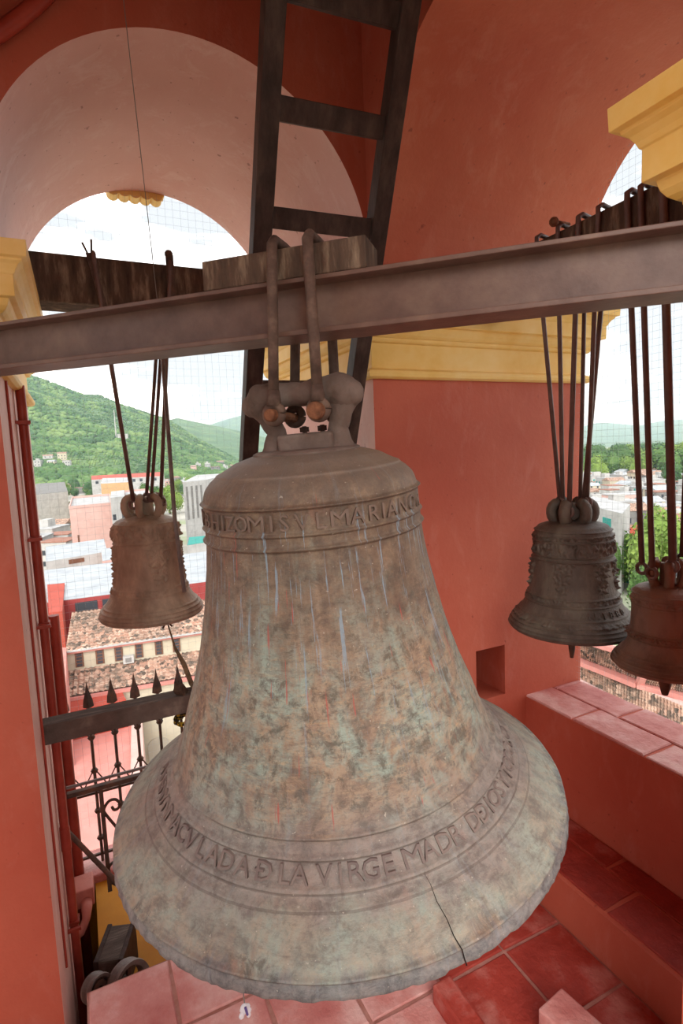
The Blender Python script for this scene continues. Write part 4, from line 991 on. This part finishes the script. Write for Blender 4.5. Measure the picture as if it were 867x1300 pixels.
for lo, hi, d0, d1, cnt, where, grp in ((bearing(30), bearing(310), 75, 190, 30, 'in the nearer left town', 'nearer left town houses'), (bearing(30), bearing(310), 190, 620, 85, 'in the town below the hill', 'far left town houses'),
                                        (bearing(740), bearing(880), 105, 200, 24, 'in the nearer right town', 'nearer right town houses'), (bearing(740), bearing(880), 200, 480, 75, 'before the right tree belt', 'far right town houses')):
    n = tries = 0
    while n < cnt and tries < 3000:
        tries += 1; dist = d0*(d1/d0)**hv.random() if d1 < 200 else math.sqrt(d0*d0+(d1*d1-d0*d0)*hv.random())
        if put_house(hv.uniform(lo, hi), dist, hv.randrange(14), (.0 if hv.random() < .7 else PI/2)+hv.uniform(-.12, .12)-.35, where, grp, GZ if d0 < 150 else GZ, hv.uniform(.85, 1.15)): n += 1
# red tent roof and teal awning on the right
tq = at_z(812, 684, -20); tt = thing('red_tent', 'bright red tent roof among the trees beyond the right arch', 'tent', (tq.x, tq.y, GZ))
b = MB(); w_ = 4.5; b.v = [(tq.x-w_, tq.y-w_, -19.5), (tq.x+w_, tq.y-w_, -19.5), (tq.x+w_, tq.y+w_, -19.5), (tq.x-w_, tq.y+w_, -19.5), (tq.x, tq.y, -17)]
b.f = [(0, 1, 4), (1, 2, 4), (2, 3, 4), (3, 0, 4), (3, 2, 1, 0)]; b.build('canopy', T_['redtent'], tt); MB().box(tq.x-w_*.9, tq.x+w_*.9, tq.y-w_*.9, tq.y+w_*.9, GZ, -19.5).build('wall', T_['redwall'], tt)
bldg('teal_window_house', 'white house with teal awnings near the bell beside the red pier', [(740, 640), (790, 652), (800, 640), (752, 630)], -12.5, 'white', 'flat', windows=[(0, .1, .3, 1.5, 3.2, 'teal'), (0, .55, .75, 1.5, 3.2, 'teal'), (0, .15, .4, 6, 8.5), (0, .6, .85, 6, 8.5)])

# --- tiled roofs right below the right opening
def P3(u, v, z): return at_z(u, v, z)
rt = thing('tiled_roof_range', 'clay tiled roofs with pink ridges just outside the right parapet', 'building', (24, 16, GZ))
A, B, C_, D_ = P3(736, 838, -14.0), P3(880, 906, -14.0), P3(880, 850, -12.2), P3(736, 815, -12.2)
tiled(rt, 'roof_tiles', P3(735, 862, -14.2), P3(885, 938, -14.2), P3(885, 905, -13.2), P3(735, 842, -13.2), 40, 6)
tiled(rt, 'roof_tiles', P3(735, 836, -13.0), P3(812, 866, -13.0), P3(822, 838, -11.4), P3(735, 812, -11.4), 26, 10)
tiled(rt, 'roof_tiles', P3(812, 868, -13.0), P3(890, 886, -13.0), P3(890, 850, -11.4), P3(825, 842, -11.4), 24, 10)
def ridge(u0, v0, z0, u1, v1, z1_, w=.35, h=.28, mat='pink', name='ridge'): MB().bar(P3(u0, v0, z0), P3(u1, v1, z1_), w, h).build(name, T_[mat], rt)
ridge(735, 838, -13.05, 812, 868, -13.05, .9); ridge(812, 868, -13.0, 823, 840, -11.3); ridge(735, 811, -11.3, 823, 838, -11.3); ridge(812, 868, -13.1, 890, 888, -13.1, .9); ridge(800, 862, -13.2, 820, 900, -14.2)
p4 = [P3(735, 862, -14.3), P3(885, 938, -14.3), P3(890, 840, -14.3), P3(735, 806, -14.3)]
MB().prism([(p.x, p.y) for p in p4], GZ, -14.5).build('wall', T_['salmon'], rt)

# --- trees
def tree_meshes(i, mat):
    r = random.Random(500+i); b = MB(); blobs = [(Vector((r.uniform(-.5, .5), r.uniform(-.5, .5), r.uniform(.55, 1.15))), r.uniform(.32, .55)) for _ in range(7)]+[(Vector((0, 0, .85)), .6)]
    for c, rad in blobs:
        n = 170
        for k in range(n):
            z = 1-2*(k+.5)/n; a = k*2.399963; d = Vector((math.sqrt(1-z*z)*math.cos(a), math.sqrt(1-z*z)*math.sin(a), z))
            p = c+d*rad*(.85+.3*r.random()); s = r.uniform(.035, .075); n_ = (d+Vector((r.uniform(-.7, .7), r.uniform(-.7, .7), r.uniform(-.3, .9)))).normalized()
            x = n_.cross(Vector((.3, .2, 1))).normalized(); y = n_.cross(x)
            b.quad(p+x*s, p+y*s*.8+n_*s*.2, p-x*s, p-y*s*.8+n_*s*.2)
        b.ball(c, rad*.86, 8)
    crown = b.mesh('crown', mat); trunk = MB().tube([(0, 0, 0), (.02, 0, .3), (0, .02, .8)], [.07, .05, .03], 6).mesh('trunk', M['bark'])
    return [('crown', crown), ('trunk', trunk)]
TV = [(tree_meshes(i, M[k]), n) for i, (k, n) in enumerate((('leaf', 'mid green'), ('leaf2', 'yellow green'), ('leaf3', 'dark green'), ('leaf', 'mid green'), ('leaf2', 'yellow green')))]
def tree(x, y, base, h, wd, i, label, grp):
    t = thing('tree', label, 'tree', (x, y, base), grp); t.scale = (wd, wd, h/1.5); t.rotation_euler[2] = hv.uniform(0, 6.28)
    for nme, me in TV[i][0]:
        o = bpy.data.objects.new(nme, me); COL.objects.link(o); o.parent = t
for k in range(95):   # belt behind the right town
    az = hv.uniform(bearing(735), bearing(885)); dist = hv.uniform(420, 900); i = hv.randrange(5)
    tree(dist*math.sin(az), dist*math.cos(az), GZ, hv.uniform(14, 24), hv.uniform(9, 15), i, '%s tree in the belt behind the right town' % TV[i][1], 'tree belt behind the right town')
for (u, v, z, h, wd, i, lab) in ((755, 600, -20, 13, 9, 1, 'bright yellow green tree at the edge of the red pier before the tree belt'), (829, 740, -24, 12, 6.5, 4, 'large leafy tree between the two right bells'), (800, 735, -25, 8, 5, 3, 'mid green tree left of the large leafy one'),
                                 (857, 720, -25, 10, 6, 1, 'yellow green tree above the rust brown bell'), (826, 668, -25, 7, 6, 1, 'rounded yellow green tree behind the red tent'), (815, 770, -25, 7, 4, 0, 'green tree low between the right bells'), (785, 712, -25, 5, 4, 2, 'dark green bush beside the bell with garlands'), (851, 612, -22, 10, 7, 2, 'dark green tree among the far white houses'),
                                 (140, 692, -24, 5, 4, 2, 'dark green clipped tree before the pink block'), (215, 640, -22, 11, 7, 1, 'light green tree left of the white office building'), (112, 690, -26, 4, 3, 0, 'small green bush by the grey roofs'), (188, 632, -22, 9, 6, 0, 'green tree behind the brown bell rods')):
    p = at_z(u, v, z); tree(p.x, p.y, GZ, z-GZ+h, wd, i, lab, 'single trees in the town')
for k in range(45):
    az = hv.uniform(bearing(30), bearing(310)); dist = hv.uniform(300, 700); i = hv.randrange(5)
    tree(dist*math.sin(az), dist*math.cos(az), GZ, hv.uniform(7, 13), hv.uniform(4, 8), i, '%s tree among the houses below the hill' % TV[i][1], 'trees below the hill')

# --- hills: terrain whose skyline follows bearings measured from the tower
hm, hnt, hbs = newmat('wooded_hillside'); hvv = tex(hnt, 'pos')
hc = ramp(hnt, noise_n(hnt, hvv, .012, 9, .7), [(.3, srgb('3A5230')), (.5, srgb('4F6A3E')), (.68, srgb('6C8250'))])
hc = mix(hnt, ramp(hnt, noise_n(hnt, tex(hnt, 'pos', (1, 1, 3)), .006, 7, .7), [(.62, gray(0)), (.7, gray(.5))]), hc, srgb('A08A6E'))
hnt.links.new(hc, hbs.inputs['Base Color']); hbs.inputs['Roughness'].default_value = 1
def hill(name, label, sky, r0, r1, r2, na=90, nr=40, amp=1.0, seed=0):
    """sky: pixels on the skyline; slope rises from r0 to the crest at r1 and falls to r2"""
    azs = [bearing(u, v) for u, v in sky]; els = [ray(u, v).z/math.hypot(ray(u, v).x, ray(u, v).y) for u, v in sky]
    b = MB(); a0, a1 = azs[0], azs[-1]; H = {}
    for i in range(na+1):
        az = a0+(a1-a0)*i/na; el = float(np.interp(az, azs, els)); crest = el*r1
        for j in range(nr+1):
            t = j/nr; r = r0+(r2-r0)*t; tc_ = (r1-r0)/(r2-r0)
            f = (t/tc_) if t < tc_ else max(0, 1-(t-tc_)/(1-tc_))
            f = f*f*(3-2*f)*.35+f*.65
            x, y = r*math.sin(az), r*math.cos(az)
            nz = noise.fractal(Vector((x*.0035, y*.0035, seed)), 1.0, 2.0, 5)
            z = GZ-3+(crest-GZ)*f*(1+.0*nz)+nz*amp*crest*.10*math.sin(PI*min(1, f))
            b.v.append((x, y, z))
    for i in range(na):
        for j in range(nr): k = i*(nr+1)+j; b.f.append((k, k+1, k+nr+2, k+nr+1))
    o = b.build(name, hm, smooth=True); return struct(o, label, 'hill'), b
h1, hb1 = hill('hill_wooded', 'steep green wooded hill behind the town on the left', [(-80, 500), (-20, 485), (35, 473), (62, 483), (106, 499), (127, 500), (156, 513), (191, 526), (211, 531), (250, 556), (300, 582), (340, 592)], 640, 1500, 2200, 120, 50)
hill('hill_second', 'lower green ridge running down behind the great bell', [(140, 560), (190, 540), (224, 529), (262, 537), (301, 545), (360, 560)], 1400, 2300, 3000, 60, 30, seed=4)
hill('hill_far', 'distant blue green hill just left of the great bell', [(200, 570), (262, 540), (285, 533), (310, 526), (380, 520)], 3600, 5200, 6500, 40, 20, seed=7)
hill('hill_hazy', 'long hazy blue mountain range beyond the right town', [(690, 545), (740, 541), (760, 536), (790, 538), (812, 540), (840, 534), (867, 532), (920, 528)], 4200, 7000, 8500, 50, 20, amp=.4, seed=9)
hill('hill_hazy_low', 'pale lower ridge before the hazy mountains on the right', [(690, 563), (740, 560), (790, 562), (830, 557), (867, 559), (920, 555)], 3000, 4000, 4600, 50, 20, amp=.4, seed=12)
# hillside woodland canopy: uncountable crowns on the slope
b = MB(); r3 = random.Random(5); na, nr = 120, 50
for k in range(14000):
    i, j = r3.randrange(na), int(nr*r3.random()**1.0*.62)
    p = Vector(hb1.v[i*(nr+1)+j]).lerp(Vector(hb1.v[(i+1)*(nr+1)+j+1]), r3.random())
    s = r3.uniform(2.2, 6.0)*(1 if noise.noise(p*.008) > -.1 else .45)
    q = MB(); b.ball(p+UPV*s*.2, s, 5, (1, 1, .8))
M['hill_leaf'] = mottled('hillside_foliage', '36512C', '4E6C38', .02, .9, 0, 1, 'pos', c2='748A50', p0=.36, p1=.64, detail=9)
w_ = b.build('hillside_wood', M['hill_leaf'], smooth=True); tag(w_, 'dense green woodland covering the slope of the left hill', 'woodland', kind='stuff')
def on_hill(u, v):
    d = ray(u, v); az = math.atan2(d.x, d.y); el = d.z/math.hypot(d.x, d.y); hv_ = hb1.v; na, nr = 120, 50
    i = min(range(na+1), key=lambda q: abs(math.atan2(hv_[q*(nr+1)][0], hv_[q*(nr+1)][1])-az))
    for j in range(nr):
        x, y, z = hv_[i*(nr+1)+j]; r = math.hypot(x, y)
        if z/r >= el: return az, r, z
    return az, 900, 0
for k, (u, v) in enumerate(((50, 600), (56, 594), (62, 588), (67, 598), (72, 592), (80, 590), (76, 600), (86, 597), (92, 588), (246, 598), (252, 594), (258, 600), (264, 596), (280, 592), (286, 598), (274, 600), (292, 594))):
    az, r, z = on_hill(u, v); put_house(az, r, (k*3) % 14, -.3+.1*(k % 3), 'on the lower slope of the wooded hill', 'hillside houses', base=z-1, sc=1.15)
az, r, z = on_hill(148, 562); mq = Vector((r*math.sin(az), r*math.cos(az), z)); mast = thing('radio_mast', 'thin white mast with a small hut on the wooded hill', 'mast', tuple(mq))
MB().tube([mq-UPV*3, mq+UPV*(r*.047)], [1.0, .6], 6).build('pole', T_['white'], mast)
MB().box(mq.x+2, mq.x+18, mq.y-6, mq.y+4, mq.z-4, mq.z+7).build('hut', T_['white'], mast)
# haze in the valley air
hz_m = bpy.data.materials.new('valley_haze'); hz_m.use_nodes = True; hn = hz_m.node_tree; hn.nodes.clear()
ho = N(hn, 'ShaderNodeOutputMaterial'); vs = N(hn, 'ShaderNodeVolumeScatter'); vs.inputs['Density'].default_value = .00013; vs.inputs['Color'].default_value = (.58, .76, 1, 1); vs.inputs['Anisotropy'].default_value = .2
hn.links.new(vs.outputs[0], ho.inputs['Volume'])
hb = MB().prism([(90, 90), (-1500, 700), (-3000, 9500), (9500, 9500), (9500, -2500), (2200, -600)], GZ+.5, 420).build('valley_haze', hz_m)
tag(hb, 'pale blue haze filling the valley air before the mountains', 'haze', kind='stuff')
